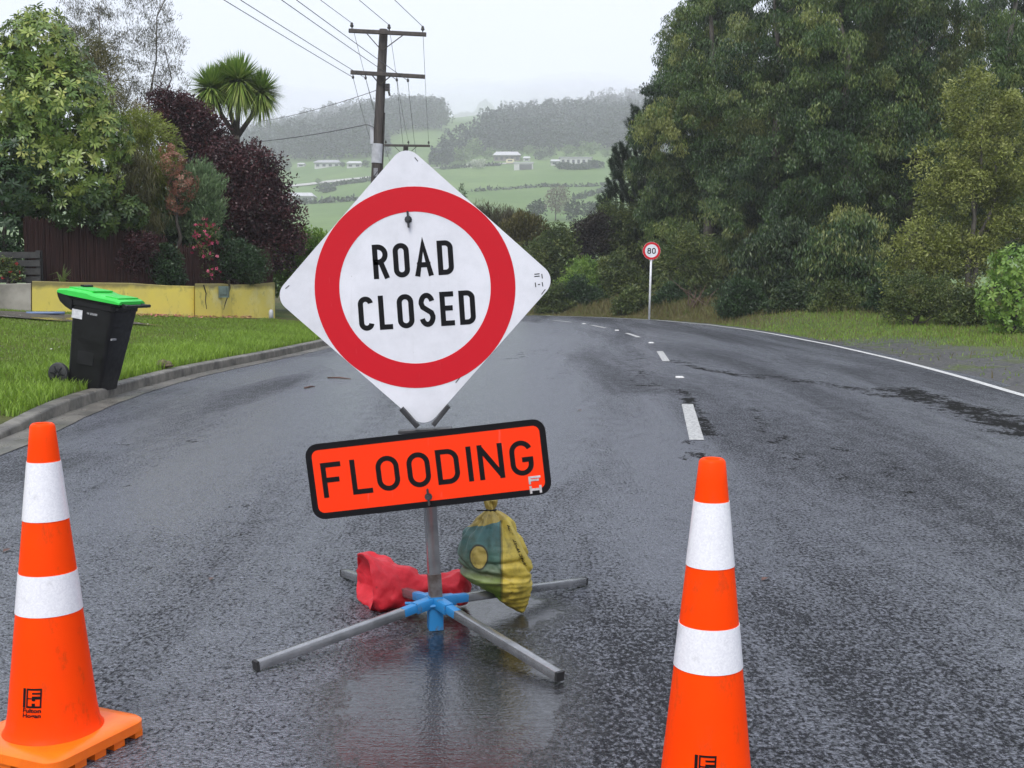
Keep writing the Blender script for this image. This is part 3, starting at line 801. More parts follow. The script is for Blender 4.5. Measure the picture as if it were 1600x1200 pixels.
def cone(bx, by, tx, ty, rows, label, logo_px, sc=1.0, base_rot=0):
    D = gp(bx, by).y; O = gp(bx, by); top_ = pxw(tx, ty, D); HT = top_.z
    t = thing('traffic_cone', label, 'traffic cone', O, 'orange traffic cones either side of the sign')
    lean = (top_ - O); 
    def ctr(z): return Vector((lean.x * z / HT, 0, z))
    z0 = .062 * sc; r0, r1 = .134 * sc, .0345 * sc
    def rad(z): return r0 + (r1 - r0) * (z - z0) / (HT - z0)
    def ringz(r, z, n=48): c = ctr(z); return [c + Vector((r * math.cos(2*math.pi*k/n), r * math.sin(2*math.pi*k/n), 0)) for k in range(n)]
    prof = [(r0 + .016, z0 - .004), (r0 + .006, z0 + .008), (r0, z0 + .022)]
    for i in range(1, 21):
        z = z0 + .02 + (HT - z0 - .028) * i / 20; prof.append((rad(z), z))
    prof += [(r1 * .93, HT - .003), (r1 * .80, HT), (r1 * .62, HT - .001), (r1 * .55, HT - .006), (r1 * .52, HT - .06), (.002, HT - .062)]
    b = MB().loft([ringz(r, z) for r, z in prof], cap=False); body = b.build('cone_body', M_cone, t, smooth=True)
    # sleeves: z from the photo rows on the near surface
    def zrow(row, x=tx):
        z = .5
        for _ in range(12): z = pxw(x, row, D - rad(z)).z
        return z
    for ra, rb_ in (rows[0:2], rows[2:4]):
        za, zb = zrow(ra), zrow(rb_); s_ = MB()
        zz = np.linspace(zb, za, 8)
        s_.loft([ringz(rad(zb) + .0002, zb)] + [ringz(rad(z) + .0016, z) for z in zz] + [ringz(rad(za) + .0002, za)], cap=False)
        s_.build('reflective_sleeve', M_tape, t, sharp=35)
    # base plate
    Rz = Matrix.Rotation(base_rot, 3, 'Z'); hw = .195 * sc
    def plate_ring(h_, z, rr_=.05): return [Rz @ Vector((a_, b_, z)) for a_, b_ in rounded(h_, h_, rr_ * sc, 6)]
    bp = MB().loft([plate_ring(hw, .024), plate_ring(hw, .050), plate_ring(hw - .006, .056), plate_ring(hw * .80, .061), plate_ring(hw * .66, z0 + .002, .11)])
    for sx in (-1, 1):
        for k in range(5):
            q = (-.8 + .4 * k) * hw
            bp.box(Rz @ Vector((q, sx * hw * .86, .0125)), (.045 * sc, .030, .025), Rz)
            if 0 < k < 4: bp.box(Rz @ Vector((sx * hw * .86, q, .0125)), (.030, .045 * sc, .025), Rz)
    bp.build('cone_base', M_cbase, t, sharp=35)
    # printed emblem and name
    lx, ly = logo_px                      # photo pixel of the emblem's top left corner
    zt = zrow(ly, lx); S = .0565 * sc
    ang0 = -math.pi / 2
    xo = pxw(lx, ly, D - rad(zt) * .92).x - (O.x + ctr(zt).x)
    a_l = math.asin(max(-1, min(1, xo / rad(zt))))
    def wrap(u, v, lift=.0012):
        z = zt + v; th = ang0 + a_l + u / rad(z); c = ctr(z); r_ = rad(z) + lift
        return c + Vector((r_ * math.cos(th), r_ * math.sin(th), 0))
    lg = MB()
    def rect(u0, v0, u1, v1):
        n_ = 4; vs_ = []
        for i in range(n_ + 1):
            u = u0 + (u1 - u0) * i / n_; vs_ += [wrap(u * S, -v0 * S), wrap(u * S, -v1 * S)]
        lg.add(vs_, [(2*i, 2*i+1, 2*i+3, 2*i+2) for i in range(n_)])
    # black square with the F and H left open
    for q in ((0, 0, .15, 1), (.20, 0, .28, 1), (.28, 0, 1, .10), (.28, .90, 1, 1), (.92, .10, 1, .90),
              (.50, .21, .92, .30), (.28, .49, .50, .55), (.50, .40, .92, .55), (.50, .55, .68, .64), (.50, .76, .68, .90)): rect(*q)
    for s_, v0 in (('Fulton', 1.24), ('Hogan', 1.50)):
        V2, F2 = text_polys(s_, .30, .010); w = max(v[0] for v in V2)
        lg.add([wrap(a_ / w * S, (-v0 + b_) * S) for a_, b_ in V2], F2)
    lg.build('printed_emblem', M_black, body)
    return t
cone(85, 1168, 66, 661, (724, 817, 902, 966), 'orange cone with its whole square base in view, left of the road closed sign', (38, 1076), .92, R(-24))
cone(1101, 1305, 1113, 716, (787, 891, 986, 1056), 'orange cone cut off below its white bands, right of the road closed sign', (1086, 1181), .86, R(0))

# ------------------------------------------------------------------ wheelie bin
M_bin = plain('black bin plastic', (.006, .006, .0065), (.012, .012, .013), rough=.42, scale=5, bump=.15, bscale=120, bd=.002, spec=.28)
M_lid = plain('bright green lid plastic', (.035, .62, .07), (.03, .52, .055), rough=.38, scale=4)
M_label = plain('white sticker', (.72, .72, .74), (.55, .55, .58), rough=.4, scale=30)
M_grey = plain('grey print', (.30, .30, .31), (.16, .16, .17), rough=.5, scale=60)
M_rubber = plain('tyre rubber', (.018, .018, .018), (.03, .03, .03), rough=.6, scale=30)
BO = Vector((-4.70, 8.22 * K, float(verge_z(-4.68, 8.22 * K))))
wb = thing('wheelie_bin', 'black wheelie bin with a bright green lid leaning on the grass verge', 'wheelie bin', BO)
wb.rotation_euler = (0, R(9.8), R(-11))
def brect(x0, x1, hy, z, r=.05, n=5): 
    cx, hx = (x0 + x1) / 2, (x1 - x0) / 2
    return [Vector((cx + a_, b_, z)) for a_, b_ in rounded(hx, hy, r, n)]
Bz = 1.0
wb.scale = (.97, 1, 1)
body = MB().loft([brect(-.21, .20, .195, .0, .04), brect(-.215, .205, .20, .02, .045), brect(-.22, .205, .205, .10, .045), brect(-.215, .215, .208, .115, .05),
                  brect(-.225, .265, .245, .62, .055), brect(-.235, .295, .262, .90, .06), brect(-.25, .305, .268, .905, .06), brect(-.252, .307, .27, .965, .06), brect(-.30, .325, .28, .968, .06), brect(-.31, .345, .285, .992, .06)])
bo = body.build('bin_body', M_bin, wb, sharp=35)
mb = MB()
for z_, e in ((.66, .004), (.30, .004)): pass
mb.box((.0, -.222, .40), (.20, .016, .26)); mb.build('side_panel', M_bin, bo)
# curved lip below the hinge end
lp = [(-.22, .84), (-.30, .87), (-.37, .915), (-.405, .965), (-.42, 1.008), (-.22, 1.004)]
mb = MB().loft([[Vector((x, sy * .272, z)) for x, z in lp] for sy in (-1, 1)])
mb.build('lip', M_bin, wb, sharp=40)
def lring(x, hy, z0, z1): return [Vector((x, -hy, z0)), Vector((x, hy, z0)), Vector((x, hy, z1 - .02)), Vector((x, hy - .04, z1)), Vector((x, -hy + .04, z1)), Vector((x, -hy, z1 - .02))]
lid = MB().loft([lring(-.425, .265, 1.012, 1.036), lring(-.412, .285, 1.008, 1.050), lring(-.30, .292, .998, 1.070), lring(-.05, .292, .995, 1.072), lring(.02, .292, .995, 1.055), lring(.10, .292, .995, 1.05), lring(.30, .288, .995, 1.045), lring(.355, .275, .994, 1.03)])
lid.box((-.17, 0, 1.076), (.30, .40, .016)); lid.box((.22, 0, 1.052), (.16, .42, .014))
ld = lid.build('lid', M_lid, wb, sharp=35)
MB().beam((-.30, .02, 1.094), (-.30, .20, 1.094), .05, .022, bev=.008).build('lid_handle', M_bin, ld)
mb = MB()
for s in (-1, 1): mb.beam((.335, s * .20, .985), (.425, s * .20, .985), .03, .04, bev=.006)
mb.beam((.42, -.27, .985), (.42, .27, .985), .034, .034, bev=.01); mb.beam((.34, -.28, .945), (.40, -.10, .945), .02, .02)
mb.build('handle_bar', M_bin, wb, sharp=35)
def yq(x, z): return -(.208 + (.262 - .208) * (z - .115) / .785) - .003
mb = MB(); mb.add([(x, yq(x, z) , z) for x, z in ((-.215, .76), (-.085, .76), (-.085, .86), (-.215, .86))], [(0, 1, 2, 3)]); mb.build('sticker', M_label, wb)
mb = MB(); mb.add([(x, yq(x, z), z) for x, z in ((-.03, .83), (.0, .83), (.0, .85), (-.03, .85))], [(0, 1, 2, 3)]); mb.add([(x, yq(x, z), z) for x, z in ((.01, .828), (.10, .828), (.10, .852), (.01, .852))], [(0, 1, 2, 3)]); mb.build('printed_number', M_grey, wb)
mb = MB(); mb.box((.292, -.19, .60), (.02, .09, .02)); mb.build('latch', M_grey, wb)
for s in (-1, 1):
    w = MB(); w.lathe([(.05, -.03), (.108, -.03), (.12, -.022), (.126, 0), (.12, .022), (.108, .03), (.05, .03)], 28, (-.30, s * .235, .115), axis='y')
    wo_ = w.build('wheel', M_rubber, wb, sharp=40)
    r_ = MB(); r_.lathe([(.004, -.024), (.03, -.03), (.085, -.020), (.085, .02), (.03, .03), (.004, .024)], 20, (-.30, s * .238, .115), axis='y')
    for k in range(6):
        a = k * math.pi / 3; r_.beam((-.30 + .02 * math.cos(a), s * .268, .115 + .02 * math.sin(a)), (-.30 + .09 * math.cos(a), s * .264, .115 + .09 * math.sin(a)), .012, .012, up=(0, 1, 0))
    r_.build('rim', M_bin, wo_)
MB().tube([(-.30, -.2, .115), (-.30, .2, .115)], .012, 8).build('axle', M_bin, wb)

# ------------------------------------------------------------------ speed limit sign and marker post
M_wpost = plain('white painted post', (.72, .73, .74), (.55, .56, .57), rough=.4, scale=8)
SO = gp(1014, 500); SO.z = tz(SO.x, SO.y)
s80 = thing('speed_sign', 'round 80 speed limit sign on a slim white post by the bend', 'road sign', SO)
scn = pxw(1018, 392, SO.y)
MB().tube([(0, 0, -.1), (scn.x - SO.x, .03, scn.z - SO.z)], .036, 10).build('post', M_wpost, s80, smooth=True)
Ms = frame(scn, 0); disc = [(.30 * math.cos(2*math.pi*i/40), .30 * math.sin(2*math.pi*i/40)) for i in range(40)]
dd = MB().prism(disc, -.01, .0, Ms).build('sign_disc', M_white, s80, off=SO)
ring = MB()
for i in range(40):
    a0, a1 = 2*math.pi*i/40, 2*math.pi*(i+1)/40
    ring.prism([(.296*math.cos(a0), .296*math.sin(a0)), (.296*math.cos(a1), .296*math.sin(a1)), (.222*math.cos(a1), .222*math.sin(a1)), (.222*math.cos(a0), .222*math.sin(a0))], -.014, -.0105, Ms)
ring.build('red_ring', M_red, dd, off=SO)
mb = MB(); word(mb, '80', [.125, .125], .03, .20, .034, Ms, 0, 0, -.0125, .002); mb.build('numerals', M_black, dd, off=SO)
MB().prism(rounded(.07, .03, .01, 3), -.004, .02, frame(scn + Vector((0, .0, -.31)), 0)).build('clamp', M_steel, s80, off=SO)
EO = gp(891, 494); EO = Vector((px(891, 492, 28.9).x, 28.9 * K, 0)); EO.z = tz(EO.x, EO.y)
mk = thing('marker_post', 'short white road edge marker post with a red band at the bend', 'marker post', EO)
MB().loft([brect(-.045, .045, .02, -.1, .01, 2), brect(-.045, .045, .02, .50, .01, 2), brect(-.04, .04, .018, .53, .01, 2)]).build('post', M_wpost, mk).rotation_euler = (0, R(6), 0)
MB().box((.042, 0, .40), (.098, .046, .05)).build('reflector', M_red, mk)

# ------------------------------------------------------------------ power poles and lines
M_pole = NT('dark wet timber'); _c = M_pole.ramp(M_pole.noise(3, 6, .7, stretch=(6, 6, .6)), [(.35, (.022, .018, .015)), (.68, (.075, .06, .048))]); M_pole.set(color=_c, rough=.6); M_pole.bump(M_pole.noise(5, 5, .6, stretch=(8, 8, .5)), .4, .02); M_pole = M_pole.m
M_ins = plain('dark glazed insulator', (.03, .025, .022), (.05, .045, .04), rough=.25)
M_band = plain('pale pole band', (.50, .51, .53), (.38, .39, .41), rough=.4, scale=5)
M_wire = plain('wire', (.12, .125, .13), (.09, .09, .095), rough=.5)
insul = {}
def pole(bx, Y, toprow, topx, botx, botrow, arms, label, key, low=True, band=None):
    p_top = px(topx, toprow, Y); p_ref = px(botx, botrow, Y); dirx = (p_ref.x - p_top.x) / (p_ref.z - p_top.z)
    gz = max(tz(p_ref.x + dirx * (0 - p_ref.z), Y * K), -1.2)
    O = Vector((p_ref.x + dirx * (gz - p_ref.z), Y * K, gz))
    t = thing('power_pole', label, 'power pole', O, 'wooden power poles'); HT = p_top.z - gz
    def ax(z): return Vector((dirx * z, 0, z))
    MB().tube([ax(-.3), ax(HT * .5), ax(HT)], [.175, .155, .125], 14).build('pole', M_pole, t, sharp=40)
    insul[key] = []
    for (xl, yl, xr, yr, up_ins, fr) in arms:
        a = px(xl, yl, Y - .17) - O; b = px(xr, yr, Y - .17) - O
        arm = MB().beam(a, b, .10, .11, bev=.01).build('crossarm', M_pole, t)
        br = MB(); c = a.lerp(b, .5)
        for s_, f_ in ((a.lerp(b, .22 if up_ins else .28), 1), (a.lerp(b, .72 if up_ins else .55), 1)):
            br.beam(s_ + Vector((0, -.06, -.03)), ax(a.z - (.55 if up_ins else .34)) + Vector((0, -.17, 0)), .045, .015)
        br.build('brace', M_pole, t)
        pts_ = []
        for f_ in fr:
            p = a.lerp(b, f_)
            if up_ins:
                i_ = MB().lathe([(.015, .05), (.015, .10), (.05, .12), (.055, .16), (.035, .18), (.045, .20), (.02, .24)], 10, p).build('insulator', M_ins, t, smooth=True); pts_.append(O + p + Vector((0, 0, .22)))
            else:
                i_ = MB().lathe([(.012, -.05), (.012, -.09), (.035, -.10), (.035, -.16), (.02, -.18)], 8, p).build('insulator', M_ins, t, smooth=True); pts_.append(O + p + Vector((0, 0, -.14)))
        insul[key].append(pts_)
    return t, O, ax, HT
pt, PO, pax, PH = pole(0, 22, 46, 599.5, 588, 275, [(545, 48, 666, 54, True, (.04, .52, .955)), (548, 113, 664, 120, False, (.03, .2, .62, .77))],
                       'tall near power pole with two crossarms standing behind the diamond sign', 'near')
zb0, zb1 = px(589, 278, 22).z - PO.z, px(589, 225, 22).z - PO.z
MB().tube([pax(px(589, 255, 22).z - PO.z), pax(zb1)], .172, 14).build('pale_band', M_band, pt, sharp=40)
MB().box(pax(px(589, 270, 22).z - PO.z) + Vector((-.0, -.19, 0)), (.12, .05, .24)).build('number_plate', M_grey, pt)
mb = MB(); mb.box(pax(px(596, 137, 22).z - PO.z) + Vector((.2, -.05, 0)), (.14, .14, .2)); mb.tube([pax(px(596, 139, 22).z - PO.z) + Vector((.24, -.05, -.08)), pax(px(596, 150, 22).z - PO.z) + Vector((.28, -.05, 0))], .03, 8)
mb.build('fuse_box', M_ins, pt)
mb = MB(); mb.box(pax(px(590, 212, 22).z - PO.z) + Vector((-.18, -.02, 0)), (.10, .12, .5)); mb.tube([pax(px(590, 205, 22).z - PO.z) + Vector((-.2, -.02, .1)), pax(px(590, 190, 22).z - PO.z) + Vector((-.28, -.02, .1))], .02, 6)
mb.build('service_box', M_band, pt)
mb = MB(); mb.tube([pax(PH - 2.4) + Vector((.16, -.06, 0)), pax(PH - 4.8) + Vector((.19, -.06, 0))], .02, 6); mb.build('conduit', M_ins, pt)
pt2, PO2, pax2, PH2 = pole(0, 37, 229, 634, 632, 300, [(600, 227, 672, 228, True, (.04, .53, .97))], 'second power pole half hidden behind the top of the diamond sign', 'far')
def wire(a, b, sag, label, r=.009, group='overhead power lines'):
    a = Vector(a); b = Vector(b); pts_ = []
    for i in range(25):
        u = i / 24; p = a.lerp(b, u); p.z -= 4 * sag * u * (1 - u); pts_.append(p - a)
    o = MB().tube(pts_, r, 5).build('power_line', M_wire, None, smooth=True); o.location = a
    tag(o, label, 'power line', group)
prev = Vector((-11.6, -18 * K, 7.4))
upn = ['left', 'middle', 'right']
for k, p in enumerate(insul['near'][0]):
    q = prev + Vector((p.x + 3.5, 0, 1.15)); wire(p, q, .35, 'wire running towards the viewer from the %s insulator of the top crossarm' % upn[k])
    wire(p, insul['far'][0][k], .3, 'thin wire from the %s top insulator down to the second pole' % upn[k], .007)
lon = ['outermost left', 'second from left', 'third from left', 'outermost right']
for k, p in enumerate(insul['near'][1]):
    q = prev + Vector((p.x + 3.5, 0, 0)); wire(p, q, .35, 'wire running towards the viewer from the %s hanger of the lower crossarm' % lon[k])
    q2 = Vector((PO2.x - .9 + .6 * k, 37 * K, PO2.z + PH2 - 1.2)); wire(p, q2, .3, 'thin wire from the %s lower hanger dropping behind the diamond sign' % lon[k], .007)
wire(px(588, 141, 22), px(405, 190, 30), .1, 'upper service wire sloping down left from the near pole past the cabbage tree', .010)
wire(px(566, 196, 22), px(395, 222, 24), .05, 'lower thick service cable running left from the near pole', .014)
wire(px(566, 196, 22), px(585, 200, 21.9), -.05, 'short curled cable end joining the service cable to the near pole', .012)

# ------------------------------------------------------------------ walls and fence on the left
M_ywall = NT('yellow wall')
_a = M_ywall.ramp(M_ywall.noise(1.3, 6, .65), [(.3, (.76, .62, .10)), (.55, (.68, .56, .12)), (.75, (.70, .64, .32))])
_z = M_ywall.xyz()[2]
_d = M_ywall.ramp(M_ywall.noise(4, 6, .75, stretch=(1, 1, .5)), [(.55, 0), (.72, .75)]); _a = M_ywall.mix(_d, _a, (.14, .125, .055))
_tp = M_ywall.math('MULTIPLY', M_ywall.ramp(M_ywall.math('ADD', _z, M_ywall.math('MULTIPLY', M_ywall.noise(5, 4), .16)), [(.56, 0), (.66, 1)]), .75)
_a = M_ywall.mix(_tp, _a, (.10, .09, .05))
M_ywall.set(color=_a, rough=.6); M_ywall.bump(M_ywall.noise(30, 5), .3, .01); M_ywall = M_ywall.m
M_gwall = plain('grey rendered wall', (.34, .32, .27), (.17, .16, .13), rough=.65, scale=1.8, bump=.3, bscale=30, bd=.01)
def wall(name, label, pts_, mat, th=.16, capw=0.0):
    """pts_: list of (px x, depth Y, top row, bottom row)"""
    O = px(pts_[0][0], pts_[0][3], pts_[0][1]); rings = []
    for (x, Y, tr, br) in pts_:
        a = px(x, br, Y); b = px(x, tr, Y); Y = a.y; gz = float(verge_z(a.x, Y)) - .1
        q = [(a.x, Y, gz), (b.x, Y, b.z - .015), (b.x, Y + .012, b.z), (b.x, Y + th - .012, b.z), (b.x, Y + th, b.z - .015), (a.x, Y + th, gz)]
        rings.append([Vector(v) - O for v in q])
    w = MB().loft(rings).build(name, mat); w.location = O
    return tag(w, label, 'wall')
gw = wall('grey_wall', 'low bare grey rendered wall at the far left behind the wet path', [(-160, 14.6, 446, 491), (-60, 14.8, 445, 491), (48, 15.0, 442.5, 490)], M_gwall)
yw = wall('yellow_wall', 'long stained yellow wall directly behind the wheelie bin', [(50, 15.0, 439, 490), (120, 15.4, 441, 489), (200, 15.8, 442, 489), (260, 16.2, 446, 489), (303, 16.5, 447, 489)], M_ywall)
yw2 = wall('yellow_wall', 'short bright yellow wall section with the cracks and small grey box', [(304.5, 16.45, 443, 488), (345, 16.9, 443, 489), (362, 17.2, 445, 489), (395, 17.6, 444, 490), (427, 18, 441, 491)], M_ywall, .18)
M_crack = plain('dark crack', (.03, .026, .018), (.07, .06, .03), rough=.8, scale=30)
for pts_, wd in (([(357, 438), (359, 450), (356, 462), (352, 474), (349.5, 484)], .06), ([(318, 445), (322, 458), (321, 470), (323, 483)], .035)):
    mb = MB()
    Pp = []
    for k, (x, y) in enumerate(pts_):
        Yw = float(np.interp(x, [304, 345, 362, 395, 427], [16.45, 16.9, 17.2, 17.6, 18])) - .012
        Pp.append(px(x, y, Yw))
    mb.tube(Pp, [wd * (1 - .22 * k) * .5 for k in range(len(Pp))], 6)
    mb.build('crack', M_crack, yw2, off=yw2.location)
mt = MB().box((0, 0, 0), (.22, .12, .26)); mt.box((0, -.07, .02), (.16, .03, .16))
mo = mt.build('meter_box', plain('grey green box', (.10, .15, .13), (.07, .10, .09), rough=.4)); mo.location = px(350, 456, 16.88); tag(mo, 'small grey green box fixed to the short yellow wall section beside the crack', 'meter box')
vp = MB().lathe([(.07, -.05), (.07, .20), (.05, .26), (.015, .28)], 12); vo = vp.build('bollard', M_band, smooth=True); vo.scale = (.8, .8, .8); vo.location = (px(425.5, 486, 17.8).x, 17.7 * K, verge_z(px(425.5, 486, 17.8).x, 17.7 * K)); tag(vo, 'stubby white post standing at the right end of the yellow wall', 'post')

rng = np.random.default_rng(7)
M_brush = NT('brush fence'); _c = M_brush.ramp(M_brush.noise(2.5, 5, .7, stretch=(14, 14, .5)), [(.3, (.014, .007, .006)), (.7, (.055, .024, .019))]); M_brush.set(color=_c, rough=.75, spec=.2); M_brush = M_brush.m
def brush_fence(label, x0, Y0, x1, Y1, tr0, tr1, n):
    V_, F_ = [], []; O = px(x0, 440, Y0); O.z = float(verge_z(O.x, O.y))
    mb = MB()
    a = px(x0, 440, Y0); b = px(x1, 440, Y1); a.z = O.z - .1; b.z = float(verge_z(b.x, b.y)) - .1
    ta = px(x0, tr0, Y0).z; tb = px(x1, tr1, Y1).z; Y0 *= K; Y1 *= K
    mb.add([Vector(q) - O for q in ((a.x, Y0 + .06, a.z), (b.x, Y1 + .06, b.z), (b.x, Y1 + .06, tb - .05), (a.x, Y0 + .06, ta - .05), (a.x, Y0 + .10, a.z), (b.x, Y1 + .10, b.z), (b.x, Y1 + .10, tb - .05), (a.x, Y0 + .10, ta - .05))],
           [(0, 1, 2, 3), (7, 6, 5, 4), (3, 2, 6, 7), (0, 3, 7, 4), (1, 5, 6, 2)])
    for i in range(n):
        u = (i + rng.random() * .8) / n; p = a.lerp(b, u); Y = Y0 + (Y1 - Y0) * u + rng.uniform(0, .05); z1 = ta + (tb - ta) * u + rng.normal(0, .04); lean = rng.normal(0, .02); w = .012
        mb.add([Vector(q) - O for q in ((p.x - w, Y, p.z), (p.x + w, Y, p.z), (p.x + w + lean, Y, z1), (p.x - w + lean, Y, z1), (p.x, Y - .014, p.z), (p.x + lean, Y - .014, z1))], [(0, 4, 5, 3), (4, 1, 2, 5)])
    o = mb.build('brush_fence', M_brush); o.location = O; return tag(o, label, 'fence')
brush_fence('tall dark brown brush fence behind the long yellow wall', 40, 15.45, 262, 16.65, 340, 372, 420)
brush_fence('dark reddish brush fence rising behind the short yellow wall section', 264, 16.75, 425, 18.25, 385, 392, 330)
gs = MB(); 
for k in range(4): gs.box((0, 0, .12 + k * .17), (1.6, .06, .13))
gs.box((-.75, .05, .35), (.1, .1, .75)); gs.box((.75, .05, .35), (.1, .1, .75))
go = gs.build('slat_fence', plain('grey weathered timber', (.035, .035, .032), (.018, .018, .017), rough=.7, scale=10)); go.location = px(5, 446, 15.4) + Vector((0, 0, 0)); tag(go, 'dark weathered slat fence above the grey wall at the far left', 'fence')

# wet path and its puddle in front of the grey wall
M_path = NT('wet path'); _p = M_path.ramp(M_path.noise(.9, 5, .6), [(.42, 0), (.55, 1)])
M_path.set(color=M_path.mix(_p, (.085, .075, .06), (.03, .028, .024)), rough=M_path.mix(_p, .6, .06)); M_path.bump(M_path.noise(40, 4), .06, .01); M_path = M_path.m
pl, pr = [], []
for x in np.arange(-19, -6.5, .4):
    w = float(sm(-6.6, -8.2, x)) + .02; y1 = 14.55 + .12 * (x + 10.4) * .0; yc = 14.0 * K + .06 * math.sin(x * 2); hw_ = (.60 + .14 * math.sin(x * 1.3)) * w * K
    pl.append((x, yc - hw_, 0)); pr.append((x, yc + hw_ * .8, 0))
V_ = []; F_ = []
for a, b in zip(pl, pr):
    for k in range(7):
        u = k / 6; x, y = a[0], a[1] + (b[1] - a[1]) * u; V_.append((x, y, float(verge_z(x, y)) + .03))
for i in range(len(pl) - 1):
    for k in range(6): F_.append((i*7+k, i*7+k+1, (i+1)*7+k+1, (i+1)*7+k))
tag(MB().add(V_, F_).build('path', M_path, smooth=True), kind='structure')
kd = MB().loft([[Vector((x * .62, w * math.cos(t) , .02 + .03 * math.sin(t))) for t in np.linspace(0, 2*math.pi, 10)[:-1]] for x, w in ((-.6, .02), (-.5, .10), (-.1, .12), (.3, .10), (.6, .02))])
ko = kd.build('plank', plain('pale blue plastic', (.14, .20, .34), (.10, .15, .26), rough=.35), smooth=True)
p = px(66, 495, 14.2); ko.location = (p.x, 14.3 * K, verge_z(p.x, 14.3 * K) + .03); tag(ko, 'pale blue plastic plank lying on the wet path by the grey wall', 'plank')

# ------------------------------------------------------------------ plants
def unit(v): return v / np.maximum(np.linalg.norm(v, axis=-1, keepdims=True), 1e-9)
def leaves(rng, P, D, L, W, tint, bend=.12):
    """diamond leaves: P (n,3) base, D (n,3) direction"""
    n = len(P); D = unit(D); S = unit(np.cross(D, unit(rng.normal(size=(n, 3))))); N = np.cross(D, S)
    L = (L * rng.uniform(.7, 1.25, n))[:, None]; W = (W * rng.uniform(.75, 1.25, n))[:, None]
    mid = P + D * L * .45 + N * L * bend
    V = np.stack([P, mid + S * W / 2, P + D * L, mid - S * W / 2], 1).reshape(-1, 3)
    Fq = np.arange(4 * n).reshape(n, 4)
    return V, Fq, tint
def in_ball(rng, n, shell=.5):
    v = unit(rng.normal(size=(n, 3))); r = rng.random(n) ** (1 / 3.0); r = r * (1 - shell) + shell * (1 - .35 * rng.random(n)); return v * r[:, None], v
def branch_mesh(rng, targets, base_r, top_h, trunks=1, lean=(0, 0), n=5, twig=.006):
    """trunk plus limbs reaching every target, each limb leaving the nearest lower node"""
    mb = MB(); nodes = []
    T = np.asarray(targets)
    for k in range(trunks):
        ang = rng.random() * 6.28; sp = .12 * top_h * (k > 0 or trunks > 1)
        top = np.array([lean[0] + math.cos(ang) * sp, lean[1] + math.sin(ang) * sp, top_h * (1 - .1 * k)])
        pts, rad = [], []
        m = 9
        for i in range(m):
            u = i / (m - 1); w = rng.normal(0, .018 * top_h, 2) * (0 < i) * u
            pts.append((top[0] * u + w[0], top[1] * u + w[1], top[2] * u - .15 * (i == 0))); rad.append(base_r * (1 - .85 * u) / (1 + .3 * (trunks - 1)) + .008)
        mb.tube(pts, rad, 7)
        nodes += [(np.array(p_), r_) for p_, r_ in zip(pts[1:], rad[1:])]
    order = np.argsort(np.hypot(T[:, 0], T[:, 1]) + .3 * T[:, 2])
    for j in order:
        t = T[j]; best = None
        NP = np.array([q[0] for q in nodes]); d = np.linalg.norm(NP - t, axis=1); d = d + 2.5 * np.clip(NP[:, 2] - t[2] + .35 * np.hypot(NP[:, 0]-t[0], NP[:, 1]-t[1]), 0, None)
        k = int(np.argmin(d)); p0, r0 = nodes[k]; dl = float(np.linalg.norm(t - p0))
        if dl < .05: continue
        r_s = min(r0 * .75, .012 + .018 * dl); m1 = p0 * .65 + t * .35 + rng.normal(0, .06 * dl, 3); m2 = p0 * .3 + t * .7 + rng.normal(0, .06 * dl, 3) + np.array([0, 0, .04 * dl])
        rs = [r_s, r_s * .75, r_s * .5, max(twig, r_s * .25)]
        mb.tube([p0, m1, m2, t], rs, n, cap=False)
        nodes += [(m1, rs[1]), (m2, rs[2]), (t, rs[3])]
    return mb
M_bark = NT('grey bark'); _c = M_bark.ramp(M_bark.noise(4, 6, .7, stretch=(3, 3, .7)), [(.35, (.05, .042, .034)), (.65, (.15, .135, .11))]); M_bark.set(color=_c, rough=.7); M_bark.bump(M_bark.noise(12, 5), .4, .02); M_bark = M_bark.m
M_dbark = NT('dark bark'); _c = M_dbark.ramp(M_dbark.noise(5, 6, .7), [(.35, (.028, .022, .018)), (.65, (.07, .058, .046))]); M_dbark.set(color=_c, rough=.75); M_dbark = M_dbark.m

